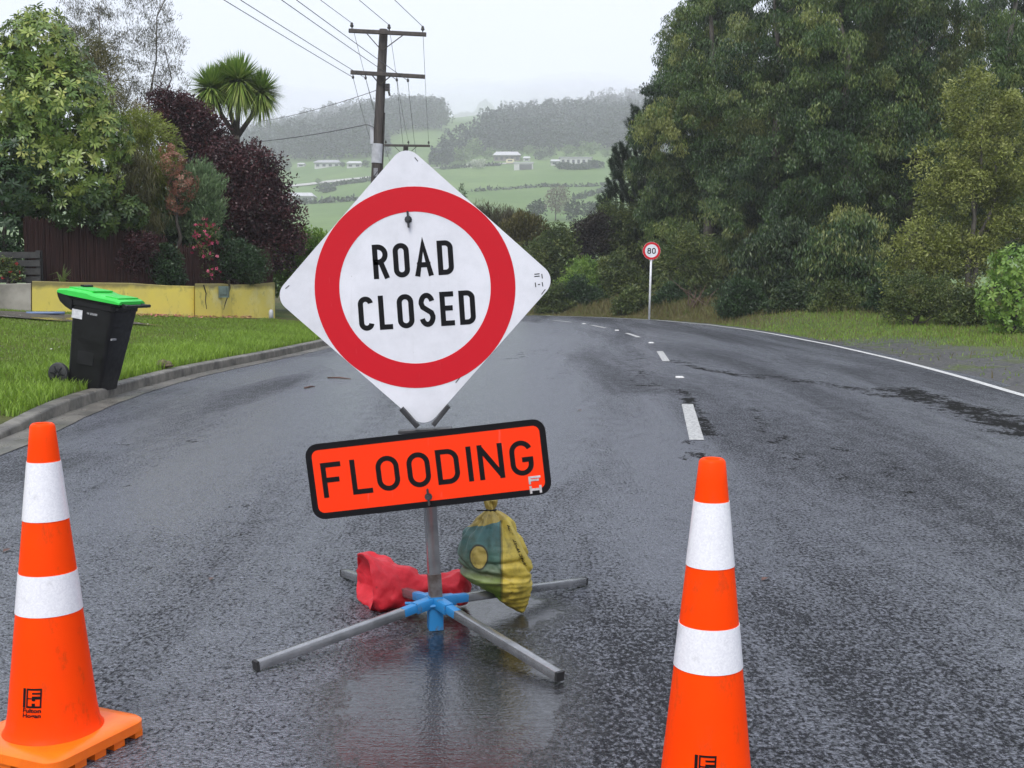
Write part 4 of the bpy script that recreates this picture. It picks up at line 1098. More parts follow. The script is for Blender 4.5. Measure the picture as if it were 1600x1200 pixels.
def plant(name, label, cat, Y, lobes, leafm, style, nclump, per, L, W, seed, base=None, bark=M_dbark, group=None, trunk_r=.08, clump_r=.35, thick=.8, trunks=1, lobe_unit='px', xoff=0, topf=.75, flowers=None, shell=.35, yjit=1.0):
    """lobes: (px x, px y, radius px) at depth Y -> ellipsoids in metres"""
    rng = np.random.default_rng(seed)
    bx = base if base is not None else lobes[0][0]
    O = px(bx, 440, Y); O.z = float(verge_z(O.x, min(Y, 24) * K)) if O.x < -2.5 and Y < 25 else tz(O.x, O.y)
    t = thing(name, label, cat, O, group)
    C = []; Rr = []
    for lb in lobes:
        p = px(lb[0], lb[1], Y) - O; r = lb[2] * Y / F0; dy = lb[3] if len(lb) > 3 else 0
        C.append((p.x, dy, p.z)); Rr.append((r, r * thick, r * (lb[4] if len(lb) > 4 else 1)))
    C = np.array(C); Rr = np.array(Rr); vol = (Rr[:, 0] * Rr[:, 2]); pr = vol / vol.sum()
    li = rng.choice(len(C), nclump, p=pr); off_, nrm = in_ball(rng, nclump, shell)
    cl_ = C[li] + off_ * Rr[li]; cl_[:, 2] = np.maximum(cl_[:, 2], .12)
    MBk = branch_mesh(rng, cl_[:min(520 if name == 'bare_tree' else 90, nclump)], trunk_r, max(.3, (C[:, 2].max()) * topf), trunks, lean=(np.average(C[:, 0], weights=pr) * .8, 0))
    MBk.build('trunk', bark, t, smooth=True)
    V_, F_, T_ = crown(rng, cl_, unit(cl_ - C[li] + rng.normal(0, .15 * Rr.mean(), cl_.shape)), style, per, L, W, clump_r)
    np_mesh('crown', V_, F_, leafm, t, tint=T_)
    if flowers:
        fm, nf, fs = flowers
        q = rng.choice(nclump, nf); P = cl_[q] + nrm[q] * clump_r * .8 + rng.normal(0, clump_r * .35, (nf, 3)); P[:, 1] -= .1
        Vf, Ff, Tf = crown(rng, P, unit(rng.normal(size=(nf, 3)) + np.array([0, -.6, .3])), 'rosette', 6, fs, fs * .7, .01)
        np_mesh('blossom', Vf, Ff, fm, t, tint=Tf)
    return t
def crown(rng, cl_, nrm, style, per, L, W, cr):
    nc = len(cl_)
    ct = np.clip(rng.normal(.5, .22, nc), 0, 1)
    if style == 'rosette':
        k = per; idx = np.repeat(np.arange(nc), k)
        N = nrm[idx]; ref = unit(np.cross(N, np.array([.13, .21, 1.0]))); tv = np.cross(N, ref)
        a = np.tile(np.arange(k) * 2 * math.pi / k, nc) + np.repeat(rng.random(nc) * 6.28, k) + rng.normal(0, .15, nc * k)
        D = ref * np.cos(a)[:, None] + tv * np.sin(a)[:, None] + N * rng.uniform(.15, .75, nc * k)[:, None] + np.array([0, 0, -.18])
        P = cl_[idx] + D * .01
        tint = np.clip(ct[idx] + rng.normal(0, .08, nc * k), 0, 1)
        n = nc * k; Dn = unit(D); S = unit(np.cross(Dn, N)); U = np.cross(S, Dn)
        Ls = (L * rng.uniform(.75, 1.2, n))[:, None]; Ws = (W * rng.uniform(.8, 1.2, n))[:, None]
        m1 = P + Dn * Ls * .35; m2 = P + Dn * Ls * .72 - U * Ls * .05; tip = P + Dn * Ls - U * Ls * .18
        V = np.stack([P, m1 + S * Ws * .42, m2 + S * Ws * .45, tip, m2 - S * Ws * .45, m1 - S * Ws * .42], 1).reshape(-1, 3)
        b = np.arange(n)[:, None] * 6
        Fq = np.concatenate([b + np.array([[0, 1, 2, 5]]), b + np.array([[2, 3, 4, 5]])], 0)
        return V, Fq, np.concatenate([tint, tint])
    idx = np.repeat(np.arange(nc), per); n = nc * per
    o, v = in_ball(rng, n, .15)
    size = cr * rng.uniform(.6, 1.35, nc)
    P = cl_[idx] + o * size[idx][:, None] * np.array([1, 1, .8])
    rnd = rng.normal(size=(n, 3))
    if style == 'droop': D = unit(rnd) * .55 + np.array([0, 0, -.9]); P[:, 2] -= .15 * size[idx] * rng.random(n)
    elif style == 'up': D = unit(rnd) * .55 + np.array([0, 0, .8]) + nrm[idx] * .4
    elif style == 'feather': D = nrm[idx] * .7 + unit(rnd) * .5 + np.array([0, 0, -.25])
    elif style == 'needle': D = nrm[idx] * .6 + unit(rnd) * .8 + np.array([0, 0, .5])
    else: D = unit(rnd) + nrm[idx] * .5 + np.array([0, 0, .15])
    tint = np.clip(ct[idx] + rng.normal(0, .13, n) , 0, 1)
    return leaves(rng, P, D, L, W, tint)

L_rhodo = leafmat('rhododendron leaf', [(.045, .09, .02), (.12, .20, .04), (.27, .35, .075), (.48, .50, .15)], rough=.33, trans=.2)
L_dark = leafmat('dark evergreen leaf', [(.018, .040, .016), (.035, .075, .026), (.055, .10, .034)], rough=.4)
L_tawny = leafmat('tawny feathery leaf', [(.05, .052, .018), (.12, .12, .04), (.22, .19, .075)])
L_sparse = leafmat('small grey leaf', [(.06, .065, .045), (.11, .11, .075), (.16, .15, .09)])
L_lime = leafmat('yellow green leaf', [(.10, .14, .022), (.21, .26, .04), (.34, .37, .08)])
L_coral = leafmat('coral new leaf', [(.13, .10, .05), (.32, .14, .09), (.42, .22, .15)])
L_silver = leafmat('grey green leaf', [(.07, .13, .06), (.15, .23, .10), (.26, .34, .17)])
L_purple = leafmat('purple leaf', [(.022, .010, .011), (.050, .017, .019), (.10, .032, .034)], rough=.4, trans=.2)
L_bright = leafmat('bright leaf', [(.07, .15, .02), (.16, .28, .045), (.30, .42, .09)])
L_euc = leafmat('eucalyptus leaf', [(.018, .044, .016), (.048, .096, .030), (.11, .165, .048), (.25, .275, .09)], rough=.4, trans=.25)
L_euc2 = leafmat('shaded eucalyptus leaf', [(.015, .034, .014), (.038, .070, .025), (.085, .12, .04)], rough=.4, trans=.22)  # darker copy of the eucalyptus leaf, shade put into its colour
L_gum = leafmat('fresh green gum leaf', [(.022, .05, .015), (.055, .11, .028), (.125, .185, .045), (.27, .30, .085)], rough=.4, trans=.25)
L_wattle = leafmat('olive yellow leaf', [(.08, .10, .02), (.21, .245, .05), (.38, .40, .13)])
L_pine = leafmat('pine needle', [(.012, .028, .014), (.025, .050, .022), (.045, .075, .03)], trans=.1)
L_bush = leafmat('bush leaf', [(.035, .06, .018), (.085, .125, .032), (.19, .22, .06)])
L_pink = leafmat('pink petal', [(.45, .03, .10), (.62, .06, .17), (.70, .16, .24)], trans=.2)
L_redp = leafmat('red petal', [(.50, .02, .03), (.62, .05, .06), (.7, .1, .1)], trans=.2)

G_gard = 'garden shrubs behind the wall'
plant('rhododendron', 'big rhododendron with pale green leaf whorls above the dark fence at the left', 'shrub', 16.2,
      [(60, 90, 75), (10, 150, 100), (95, 175, 95), (150, 215, 60), (40, 250, 100), (120, 275, 75), (60, 60, 50)], L_rhodo, 'rosette', 2600, 8, .155, .05, 11, base=60, group=G_gard, trunk_r=.12, thick=.8, trunks=3, shell=.75)
plant('shrub', 'dark glossy green shrub at the far left edge over the grey wall', 'shrub', 15.7, [(15, 300, 60), (5, 360, 50), (30, 250, 40), (20, 400, 35)], L_dark, 'rosette', 520, 7, .13, .05, 12, base=15, group=G_gard, trunks=2, shell=.5)
plant('shrub', 'tawny feathery shrub rising behind the rhododendron', 'shrub', 18.5, [(115, 85, 42), (150, 130, 42), (185, 200, 45), (100, 130, 40)], L_tawny, 'feather', 170, 80, .22, .016, 13, base=150, group=G_gard, clump_r=.3, trunks=2)
plant('shrub', 'brownish weeping shrub between the rhododendron and the yellow green shrub', 'shrub', 16.9, [(205, 270, 45), (190, 330, 45), (215, 330, 40), (200, 390, 40), (175, 380, 40)], L_tawny, 'droop', 170, 80, .20, .018, 14, base=200, group=G_gard, clump_r=.26, trunks=2)
plant('bare_tree', 'tall thin-leaved tree with many fine grey upright branches against the sky', 'tree', 25, [(205, 30, 70), (150, 60, 50), (250, 80, 45), (200, -60, 60), (265, 130, 30), (180, 130, 55), (120, 30, 35), (225, 160, 40)], L_sparse, 'up', 900, 24, .10, .018, 15, base=205, bark=M_bark, group='garden trees', trunk_r=.13, clump_r=.22, trunks=6, topf=.95)
plant('shrub', 'yellow green shrub in the middle of the garden', 'shrub', 17.6, [(238, 235, 40), (225, 200, 26), (250, 270, 34), (232, 290, 38)], L_lime, 'feather', 150, 70, .15, .02, 16, base=240, group=G_gard, clump_r=.24, trunks=2)
plant('shrub', 'coral pink new-leaved shrub beside the grey green shrub', 'shrub', 17.2, [(270, 255, 22), (286, 290, 26), (276, 318, 20), (262, 235, 14)], L_coral, 'rosette', 300, 6, .075, .026, 17, base=280, group=G_gard, shell=.5)
plant('shrub', 'rounded grey green shrub in front of the purple trees', 'shrub', 17.5, [(308, 292, 36), (325, 325, 26), (290, 335, 30), (315, 350, 26)], L_silver, 'up', 170, 80, .12, .022, 18, base=310, group=G_gard, clump_r=.22)
plant('purple_tree', 'dark purple-leaved tree left of the cabbage tree', 'tree', 20.5, [(290, 190, 42), (262, 175, 34), (318, 205, 34), (300, 250, 45), (335, 250, 30)], L_purple, 'random', 320, 75, .085, .045, 19, base=295, group='purple-leaved trees', clump_r=.30, trunk_r=.1, trunks=2)
plant('purple_tree', 'wide dark purple-leaved tree in front of and below the cabbage tree', 'tree', 19.2, [(395, 260, 42), (425, 285, 28), (360, 280, 36), (400, 330, 58), (445, 345, 34), (365, 350, 52), (425, 385, 42), (352, 240, 22)], L_purple, 'random', 480, 75, .085, .045, 20, base=395, group='purple-leaved trees', clump_r=.30, trunk_r=.1, trunks=3)
plant('shrub', 'bright green bush between the purple tree and the diamond sign', 'shrub', 20.5, [(470, 385, 30), (448, 405, 28), (492, 395, 34), (470, 430, 34), (440, 440, 24), (500, 440, 30)], L_bright, 'random', 260, 60, .10, .045, 21, base=470, group=G_gard, clump_r=.26, trunks=2)
plant('shrub', 'low dark green shrub spilling over the join of the two yellow walls', 'shrub', 16.65, [(255, 405, 24), (262, 428, 22), (240, 420, 20)], L_dark, 'random', 130, 55, .07, .035, 22, base=256, group=G_gard, clump_r=.16)
plant('shrub', 'dark bluish shrub against the brown fence', 'shrub', 16.4, [(200, 408, 22), (215, 385, 24), (190, 428, 16)], L_purple, 'random', 110, 55, .07, .03, 23, base=205, group=G_gard, clump_r=.16)
plant('shrub', 'leggy shrub with bright pink flowers in front of the reddish fence', 'shrub', 17.3, [(325, 365, 16), (312, 395, 16), (318, 425, 14)], L_bush, 'random', 70, 30, .07, .03, 24, base=318, group=G_gard, clump_r=.14, flowers=(L_pink, 90, .034))
plant('shrub', 'low dark shrub under the purple tree above the short yellow wall', 'shrub', 17.6, [(370, 405, 30), (395, 418, 24), (345, 420, 20)], L_dark, 'random', 150, 55, .07, .03, 25, base=370, group=G_gard, clump_r=.18)
plant('shrub', 'rhododendron leaf mass overhanging the brown fence, its interior shade put into the colour', 'shrub', 17.2, [(70, 305, 36, -2.2), (130, 312, 36, -2.2), (185, 322, 36, -1.9), (232, 338, 28, -1.3), (100, 330, 26, -2.3), (160, 340, 26, -2.2), (205, 352, 22, -1.8)], leafmat('shaded rhododendron leaf', [(.022, .05, .016), (.06, .11, .028), (.15, .21, .05)], rough=.35), 'rosette', 620, 8, .14, .046, 27, base=130, group=G_gard, clump_r=.3, trunks=3)  # added leaf mass; shade under the rhododendron is painted as darker leaves
plant('shrub', 'dark shrub behind the pink flowers and the coral shrub', 'shrub', 19.0, [(260, 345, 46), (300, 370, 44), (335, 390, 40), (260, 400, 40)], L_dark, 'random', 380, 60, .10, .05, 28, base=290, group=G_gard, clump_r=.3, trunks=2)
plant('flower_plant', 'low plant with red flowers at the far left edge above the grey wall', 'plant', 15.3, [(8, 418, 16), (25, 428, 10)], L_bush, 'random', 40, 30, .06, .03, 26, base=8, group=G_gard, clump_r=.1, flowers=(L_redp, 11, .035))
fx = thing('flax', 'thin green strap-leaved plant against the brown fence', 'plant', px(98, 440, 15.35) + Vector((0, 0, -.2)))
r_ = np.random.default_rng(31); mb = MB()
for k in range(16):
    a = r_.uniform(-1.2, 1.2); L_ = r_.uniform(.35, .6); s = math.sin(a) * .4
    pts_ = [(0, 0, 0), (s * L_ * .5, -.02, L_ * .7), (s * L_ * 1.3, -.05, L_ * (.95 if k % 3 else .6))]
    mb.tube(pts_, [.012, .014, .003], 4)
mb.build('leaves', leafmat('flax leaf', [(.10, .14, .03), (.12, .15, .03)]), fx, smooth=True)

# cabbage tree
def cabbage():
    rng = np.random.default_rng(40); Y = 21.5
    O = px(372, 440, Y); O.z = float(verge_z(O.x, O.y))
    t = thing('cabbage_tree', 'cabbage tree with spiky sword-leaf heads on forked dark trunks', 'tree', O)
    heads = [(334, 134, 36), (374, 122, 44), (406, 136, 36), (352, 116, 30)]
    fork = px(370, 212, Y) - O; tr = MB(); tr.tube([(0, 0, -.2), (fork.x * .4, 0, fork.z * .5), fork], [.13, .10, .09], 9)
    V_, F_, T_ = [], [], []; nb = 0
    for (hx, hy, hr) in heads:
        c = px(hx, hy + 6, Y) - O; c.y += rng.normal(0, .25); r = hr * Y / F0
        m = fork.lerp(c, .5) + Vector((.06 * (hx - 372) / 30, 0, -.08)); tr.tube([fork - Vector((0, 0, .05)), m, c], [.075, .065, .055], 8)
        n = int(900 * (r / .8) ** 1.2)
        v = unit(rng.normal(size=(n, 3)) + np.array([0, 0, .25])); el = v[:, 2]
        L = r * 1.02 * rng.uniform(.8, 1.1, n); w = .042 * rng.uniform(.8, 1.2, n)
        S = unit(np.cross(v, np.array([0.02, .03, 1.0])))
        p0 = np.array(c) + v * .06; droop = np.clip(.45 - el, 0, 1.2) * L * .32 + .04 * L
        m1 = p0 + v * (L * .5)[:, None]; m1[:, 2] -= droop * .22; tip = p0 + v * L[:, None]; tip[:, 2] -= droop
        q = np.stack([p0 - S * w[:, None] * .4, p0 + S * w[:, None] * .4, m1 + S * w[:, None] * .5, tip, m1 - S * w[:, None] * .5], 1)
        V_.append(q.reshape(-1, 3)); b = np.arange(n)[:, None] * 5 + nb
        F_.append(np.concatenate([b + np.array([[0, 1, 2, 4]]), b + np.array([[2, 3, 4, 4]])], 0)); nb += 5 * n
        tt = np.clip(.5 + .45 * el * -1 * .4 + rng.normal(0, .2, n) , 0, 1); T_ += [tt, tt]
    V_ = np.concatenate(V_); F_ = np.concatenate(F_); T_ = np.concatenate(T_)
    tri = F_[:, 2] == F_[:, 3]
    Fa = F_.copy(); Fa[Fa[:, 2] == Fa[:, 3]] = Fa[Fa[:, 2] == Fa[:, 3]]
    # quads and tips built as one triangle soup
    Tq = F_[:, [0, 1, 2, 3]]; quad = Tq[Tq[:, 2] != Tq[:, 3]]; tip = F_[F_[:, 2] == F_[:, 3]][:, :3]
    tris = np.concatenate([quad[:, [0, 1, 2]], quad[:, [0, 2, 3]], tip]); tq = T_[F_[:, 2] != F_[:, 3]]; tt_ = T_[F_[:, 2] == F_[:, 3]]
    np_mesh('crown', V_, tris, leafmat('cabbage leaf', [(.10, .20, .035), (.23, .34, .06), (.40, .46, .13)], rough=.4, trans=.2), t, tint=np.concatenate([tq, tq, tt_]))
    tr.build('trunk', M_dbark, t, smooth=True)
cabbage()

# ------------------------------------------------------------------ right hand trees
def gum(label, bx, Y, height, rad, seed, low=.12, leafm=None, nclump=560, per=160, name='eucalyptus_tree', L=.15, W=.037):
    rng = np.random.default_rng(seed); leafm = leafm or L_euc
    X = (bx - 800) / F0 * Y; O = Vector((X, Y * K, tz(X, Y * K)))
    t = thing(name, label, 'tree', O, 'eucalyptus trees massed right of the road')
    # billowing sub-crowns stacked up the height
    C, Rr = [], []
    nl = 24
    for k in range(nl):
        u = low + (1 - low) * (k + .5) / nl; a = k * 2.4 + rng.normal(0, .4); w = rad * (1.02 - .55 * max(0, u - .45) / .55) * (1 - .2 * max(0, .25 - u) / .25)
        rr_ = w * rng.uniform(.34, .60); d = (w - rr_ * .7) * rng.uniform(.7, 1.1)
        C.append((math.cos(a) * d, math.sin(a) * d * .9 - .1, u * height)); Rr.append((rr_, rr_, rr_ * .8))
    C = np.array(C); Rr = np.array(Rr); pr = Rr[:, 0] ** 2; pr /= pr.sum()
    li = rng.choice(nl, nclump, p=pr); v = unit(rng.normal(size=(nclump, 3)) + np.array([0, 0, .45])); fill = rng.random(nclump) < .15
    o = v * np.where(fill, rng.uniform(.1, .7, nclump), rng.uniform(.82, 1.04, nclump))[:, None]
    cl_ = C[li] + o * Rr[li]; cl_[:, 2] = np.maximum(cl_[:, 2], .25)
    branch_mesh(rng, cl_[:110], .10 + .012 * height, height * .9, 1, n=5, twig=.008).build('trunk', M_bark, t, smooth=True)
    nrm = unit(cl_ - C[li]); V_, F_, T_ = crown(rng, cl_, nrm, 'droop', per, L, W, .40)
    # warmer new growth on some sub-crowns
    lob = rng.normal(0, .2, nl); T_ = np.clip(T_ * .9 + np.repeat(lob[li], per), 0, 1)
    np_mesh('crown', V_, F_, leafm, t, tint=T_)
    return t
gum('eucalyptus at the left end of the tall row, its top leaning out against the sky', 1105, 31, 14.5, 2.5, 101, low=.10, leafm=L_gum)
gum('eucalyptus directly right of and behind the 80 speed sign', 1205, 28.5, 13, 2.9, 102, low=.06)
gum('broad eucalyptus in the middle of the row, near the road edge', 1315, 27, 12.5, 2.7, 103, low=.05, leafm=L_gum)
gum('eucalyptus behind the left side of the olive yellow tree', 1420, 27.5, 13, 2.9, 104, low=.10)
gum('eucalyptus behind the right side of the olive yellow tree', 1560, 27, 13, 3.2, 105, low=.1, leafm=L_gum)
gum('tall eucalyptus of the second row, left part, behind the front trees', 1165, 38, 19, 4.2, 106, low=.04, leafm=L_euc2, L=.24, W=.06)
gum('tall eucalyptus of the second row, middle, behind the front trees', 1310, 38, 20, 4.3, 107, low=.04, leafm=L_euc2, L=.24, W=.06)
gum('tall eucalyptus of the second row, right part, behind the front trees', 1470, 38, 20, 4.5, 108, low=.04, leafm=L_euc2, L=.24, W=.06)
gum('leafy eucalyptus forming the rounded left end of the tall row above the pines', 1062, 32.5, 11.5, 2.1, 113, low=.12)
gum('slender eucalyptus filling the gap between the speed sign tree and the middle one', 1262, 29.5, 13.5, 2.6, 110, low=.05)
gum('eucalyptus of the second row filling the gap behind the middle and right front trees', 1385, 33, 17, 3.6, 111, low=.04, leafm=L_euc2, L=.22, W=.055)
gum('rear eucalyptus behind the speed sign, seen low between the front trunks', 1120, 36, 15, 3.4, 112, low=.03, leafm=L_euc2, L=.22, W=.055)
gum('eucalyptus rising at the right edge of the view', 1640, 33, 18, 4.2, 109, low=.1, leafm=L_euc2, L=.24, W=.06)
plant('olive_tree', 'olive yellow bushy tree at the right, in front of the eucalyptus row', 'tree', 20.5, [(1535, 165, 58), (1570, 240, 80), (1475, 265, 48), (1510, 330, 78), (1440, 390, 48), (1590, 330, 60), (1500, 420, 60), (1420, 430, 36)], L_wattle, 'random', 520, 75, .10, .045, 120, base=1510, bark=M_bark, clump_r=.30, trunk_r=.12, trunks=3, topf=.9)
plant('shrub', 'dull olive low bush on the verge under the olive yellow tree', 'shrub', 19.0, [(1420, 462, 36), (1465, 465, 34), (1400, 480, 22), (1500, 478, 26)], L_bush, 'random', 260, 60, .07, .03, 121, base=1430, clump_r=.2, trunks=2, group='roadside shrubs')
plant('shrub', 'bright green leafy bush at the right edge of the grass', 'shrub', 16.6, [(1585, 420, 42), (1560, 470, 36), (1610, 480, 50), (1570, 505, 28)], L_bright, 'rosette', 420, 6, .12, .055, 122, base=1585, clump_r=.2, trunks=2, group='roadside shrubs', shell=.5)
G_rs = 'roadside shrubs'
plant('shrub', 'dark bushy shrub directly right of the 80 speed sign post', 'shrub', 27.5, [(1065, 420, 42), (1060, 460, 34), (1085, 385, 30), (1095, 450, 34)], L_bush, 'feather', 260, 70, .16, .03, 123, base=1070, clump_r=.36, group=G_rs, trunks=2)
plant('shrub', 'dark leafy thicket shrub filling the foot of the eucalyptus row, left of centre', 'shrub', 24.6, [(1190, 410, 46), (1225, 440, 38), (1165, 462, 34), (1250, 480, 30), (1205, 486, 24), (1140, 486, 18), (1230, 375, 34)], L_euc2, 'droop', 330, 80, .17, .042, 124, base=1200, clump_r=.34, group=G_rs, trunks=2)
plant('shrub', 'dark leafy thicket shrub at the foot of the row, right of centre', 'shrub', 23.2, [(1300, 400, 46), (1345, 430, 44), (1280, 468, 34), (1370, 488, 28), (1320, 490, 26), (1270, 490, 22), (1340, 365, 34)], L_euc, 'droop', 340, 80, .17, .042, 125, base=1320, clump_r=.34, group=G_rs, trunks=2)
plant('shrub', 'dark thicket shrub seen low behind the 80 sign post and the first trunks', 'shrub', 36, [(1010, 440, 40), (1060, 440, 44), (1120, 430, 46), (1170, 440, 44), (1230, 430, 44), (1000, 400, 36), (1150, 470, 26)], L_euc2, 'random', 420, 60, .24, .09, 135, base=1080, clump_r=.55, group='roadside shrubs', trunks=4)
plant('shrub', 'bright green fern-like shrub left of the 80 speed sign', 'shrub', 30.5, [(915, 440, 32), (895, 455, 26), (935, 455, 28), (905, 475, 20)], L_bright, 'feather', 220, 65, .17, .035, 126, base=915, clump_r=.34, group=G_rs, trunks=2)
plant('shrub', 'pale green bushy shrub immediately left of the speed sign disc', 'shrub', 30.2, [(965, 425, 30), (980, 455, 30), (955, 465, 24)], L_bush, 'random', 200, 60, .13, .05, 127, base=968, clump_r=.34, group=G_rs)
plant('shrub', 'very dark brown green conifer shrub left of the speed sign at the bend', 'shrub', 33, [(912, 365, 20), (925, 385, 24), (905, 390, 18), (935, 350, 16)], leafmat('dark brown leaf', [(.015, .012, .009), (.028, .022, .016), (.04, .035, .022)]), 'random', 150, 65, .15, .04, 128, base=918, clump_r=.32, group=G_rs)
plant('shrub', 'tall green shrub below the pine left of the speed sign', 'shrub', 33.5, [(955, 350, 34), (985, 370, 38), (1010, 340, 34), (945, 385, 28), (1000, 400, 36)], L_bush, 'feather', 330, 65, .18, .04, 129, base=975, clump_r=.4, group=G_rs, trunks=2)
plant('shrub', 'olive bush beside the right point of the diamond sign', 'shrub', 31.5, [(868, 395, 34), (855, 430, 34), (880, 440, 26), (850, 465, 26), (840, 405, 30), (875, 370, 20)], L_bush, 'random', 320, 60, .14, .045, 130, base=862, clump_r=.36, group=G_rs, trunks=2)
plant('shrub', 'yellow olive shrub behind the upper right edge of the diamond sign', 'shrub', 34, [(835, 365, 26), (815, 355, 22), (850, 385, 22), (800, 375, 26)], leafmat('yellow olive leaf', [(.05, .05, .014), (.10, .095, .025), (.16, .14, .04)]), 'up', 220, 60, .16, .04, 131, base=830, clump_r=.34, group=G_rs)
plant('shrub', 'grey brown twiggy shrub behind the upper right edge of the diamond sign', 'shrub', 36, [(770, 345, 26), (750, 340, 18), (790, 350, 22), (775, 375, 30)], leafmat('grey brown leaf', [(.045, .045, .022), (.08, .075, .038), (.11, .10, .05)]), 'up', 200, 60, .2, .025, 132, base=770, clump_r=.34, group=G_rs)
plant('shrub', 'dark thin sapling poking up behind the upper right edge of the diamond sign', 'shrub', 33, [(722, 300, 5, 0, 2.2), (719, 318, 6), (726, 322, 6)], L_dark, 'needle', 34, 24, .12, .02, 133, base=722, clump_r=.1, group=G_rs, trunk_r=.03)
for sx_, sy_, sr_, lf, nm, sd_ in ((868, 480, 20, L_bush, 'low olive shrub on the bank at the far left of the bend', 150), (925, 482, 17, L_dark, 'low dark green shrub on the bank between the marker post and the 80 sign', 151),
                          (985, 484, 17, L_bush, 'low shrub on the bank just left of the 80 sign post', 152), (1048, 482, 22, L_dark, 'low dark shrub on the bank just right of the 80 sign post', 153),
                          (1120, 484, 22, L_euc2, 'low dark leafy shrub on the bank below the leaning eucalyptus', 154), (900, 468, 18, L_dark, 'rounded dark shrub behind the white marker post', 155)):
    sy_ -= 10
    plant('shrub', nm, 'shrub', 28.8 if sx_ < 960 else 26.9, [(sx_, sy_, sr_), (sx_ - sr_ * .9, sy_ + 5, sr_ * .7), (sx_ + sr_, sy_ + 4, sr_ * .75), (sx_ + 4, sy_ - sr_ * .8, sr_ * .6)], lf, 'random', 110, 55, .12, .045, sd_, base=sx_, clump_r=.25, group=G_rs)
for sx_, sy_, sr_, Yq, lf, nm, sd_ in ((1165, 480, 20, 23.0, L_dark, 'low dark undergrowth shrub below the first leafy thicket', 160), (1238, 482, 20, 22.4, L_euc2, 'low dark undergrowth shrub between the two leafy thickets', 161),
                          (1312, 484, 20, 21.8, L_bush, 'low olive undergrowth shrub below the second leafy thicket', 162), (1388, 486, 18, 21.2, L_dark, 'low dark undergrowth shrub left of the dull olive bush', 163), (1530, 492, 20, 18.6, L_bush, 'low olive undergrowth shrub between the dull olive bush and the bright green bush', 164)):
    plant('shrub', nm, 'shrub', Yq, [(sx_, sy_, sr_), (sx_ - sr_ * 1.2, sy_ + 4, sr_ * .8), (sx_ + sr_ * 1.2, sy_ + 3, sr_ * .8), (sx_ + 5, sy_ - sr_, sr_ * .8), (sx_ - 12, sy_ - sr_ * 1.3, sr_ * .7)], lf, 'random', 170, 60, .11, .036, sd_, base=sx_, clump_r=.24, group=G_rs)
# young pines with upswept tips at the left flank of the row
def pine(label, bx, Y, toprow, rpx, seed):
    rng = np.random.default_rng(seed); O = px(bx, 440, Y); O.z = tz(O.x, O.y); HT = px(bx, toprow, Y).z - O.z; r = rpx * Y / F0
    t = thing('pine_tree', label, 'tree', O, 'young pines at the left end of the row')
    mb = MB(); mb.tube([(0, 0, -.2), (.05, 0, HT * .5), (0, 0, HT)], [.16, .10, .02], 8); P, N = [], []
    for k in range(46):
        u = .18 + .80 * k / 45; z = u * HT; a = k * 2.4 + rng.normal(0, .3); L_ = r * (1.12 - u) * rng.uniform(.7, 1.25) + .12
        e = np.array([math.cos(a) * L_, math.sin(a) * L_, z + L_ * .35]); m = np.array([math.cos(a) * L_ * .55, math.sin(a) * L_ * .55, z + L_ * .02])
        mb.tube([(0, 0, z), m, e], [.03, .022, .010], 5, cap=False)
        for q in range(5):
            w = .35 + .65 * q / 4; p_ = m * (1 - w) + e * w; P.append(p_); d = unit((e - m)[None])[0] * .6 + np.array([0, 0, .7]); N.append(d)
            if q > 1:
                sd_ = np.array([-math.sin(a), math.cos(a), .3]) * rng.choice([-1, 1]) * .22; P.append(p_ + sd_); N.append(d + sd_)
    P.append(np.array([0, 0, HT])); N.append(np.array([0, 0, 1.])); P = np.array(P); N = unit(np.array(N))
    mb.build('trunk', M_dbark, t, smooth=True)
    n = len(P); per = 130; idx = np.repeat(np.arange(n), per); s = rng.random(n * per)
    base = P[idx] + N[idx] * (s * .42)[:, None] - N[idx] * .1; D = N[idx] * .75 + unit(rng.normal(size=(n * per, 3))) * .7
    V_, F_, T_ = leaves(rng, base, D, .17, .014, np.clip(rng.normal(.5, .2, n * per), 0, 1)); np_mesh('crown', V_, F_, L_pine, t, tint=T_)
pine('young dark pine with upswept tips at the left end of the tall row', 1006, 34, 165, 78, 140)
pine('smaller dark pine poking out left, just above the roadside bushes', 970, 34.5, 234, 40, 141)

# ------------------------------------------------------------------ grass
L_grass = leafmat('grass blade', [(.17, .16, .05), (.15, .22, .03), (.18, .30, .032), (.30, .45, .055)], rough=.5, trans=.35)
L_dry = leafmat('dry grass blade', [(.07, .065, .02), (.14, .115, .045), (.20, .17, .065), (.11, .16, .032), (.14, .20, .04)], rough=.6, trans=.3)
def grass(name, X, Y, Z, hmin, hmax, w, mat, seed, label, tshift=None):
    rng = np.random.default_rng(seed); n = len(X); h = rng.uniform(hmin, hmax); h = np.asarray(h) * np.ones(n)
    a = rng.random(n) * 6.28; b = rng.random(n) * 6.28; ln = rng.uniform(.15, .8, n) * h
    P = np.stack([X, Y, Z], -1); S = np.stack([np.cos(a), np.sin(a), 0 * a], -1) * (w * rng.uniform(.6, 1.3, n))[:, None]
    tip = P + np.stack([np.cos(b) * ln, np.sin(b) * ln, h], -1); mid = P + np.stack([np.cos(b) * ln * .3, np.sin(b) * ln * .3, h * .62], -1)
    V_ = np.stack([P - S, P + S, mid + S * .7, tip, mid - S * .7], 1).reshape(-1, 3); k = np.arange(n)[:, None] * 5
    tris = np.concatenate([k + np.array([[0, 1, 2]]), k + np.array([[0, 2, 4]]), k + np.array([[4, 2, 3]])]); t_ = np.clip(rng.normal(.45, .2, n) + (0 if tshift is None else tshift), 0, 1)
    o = np_mesh(name, V_, tris, mat, tint=np.concatenate([t_, t_, t_])); return tag(o, label, 'grass', kind='stuff')
rg = np.random.default_rng(55)
n = 210000
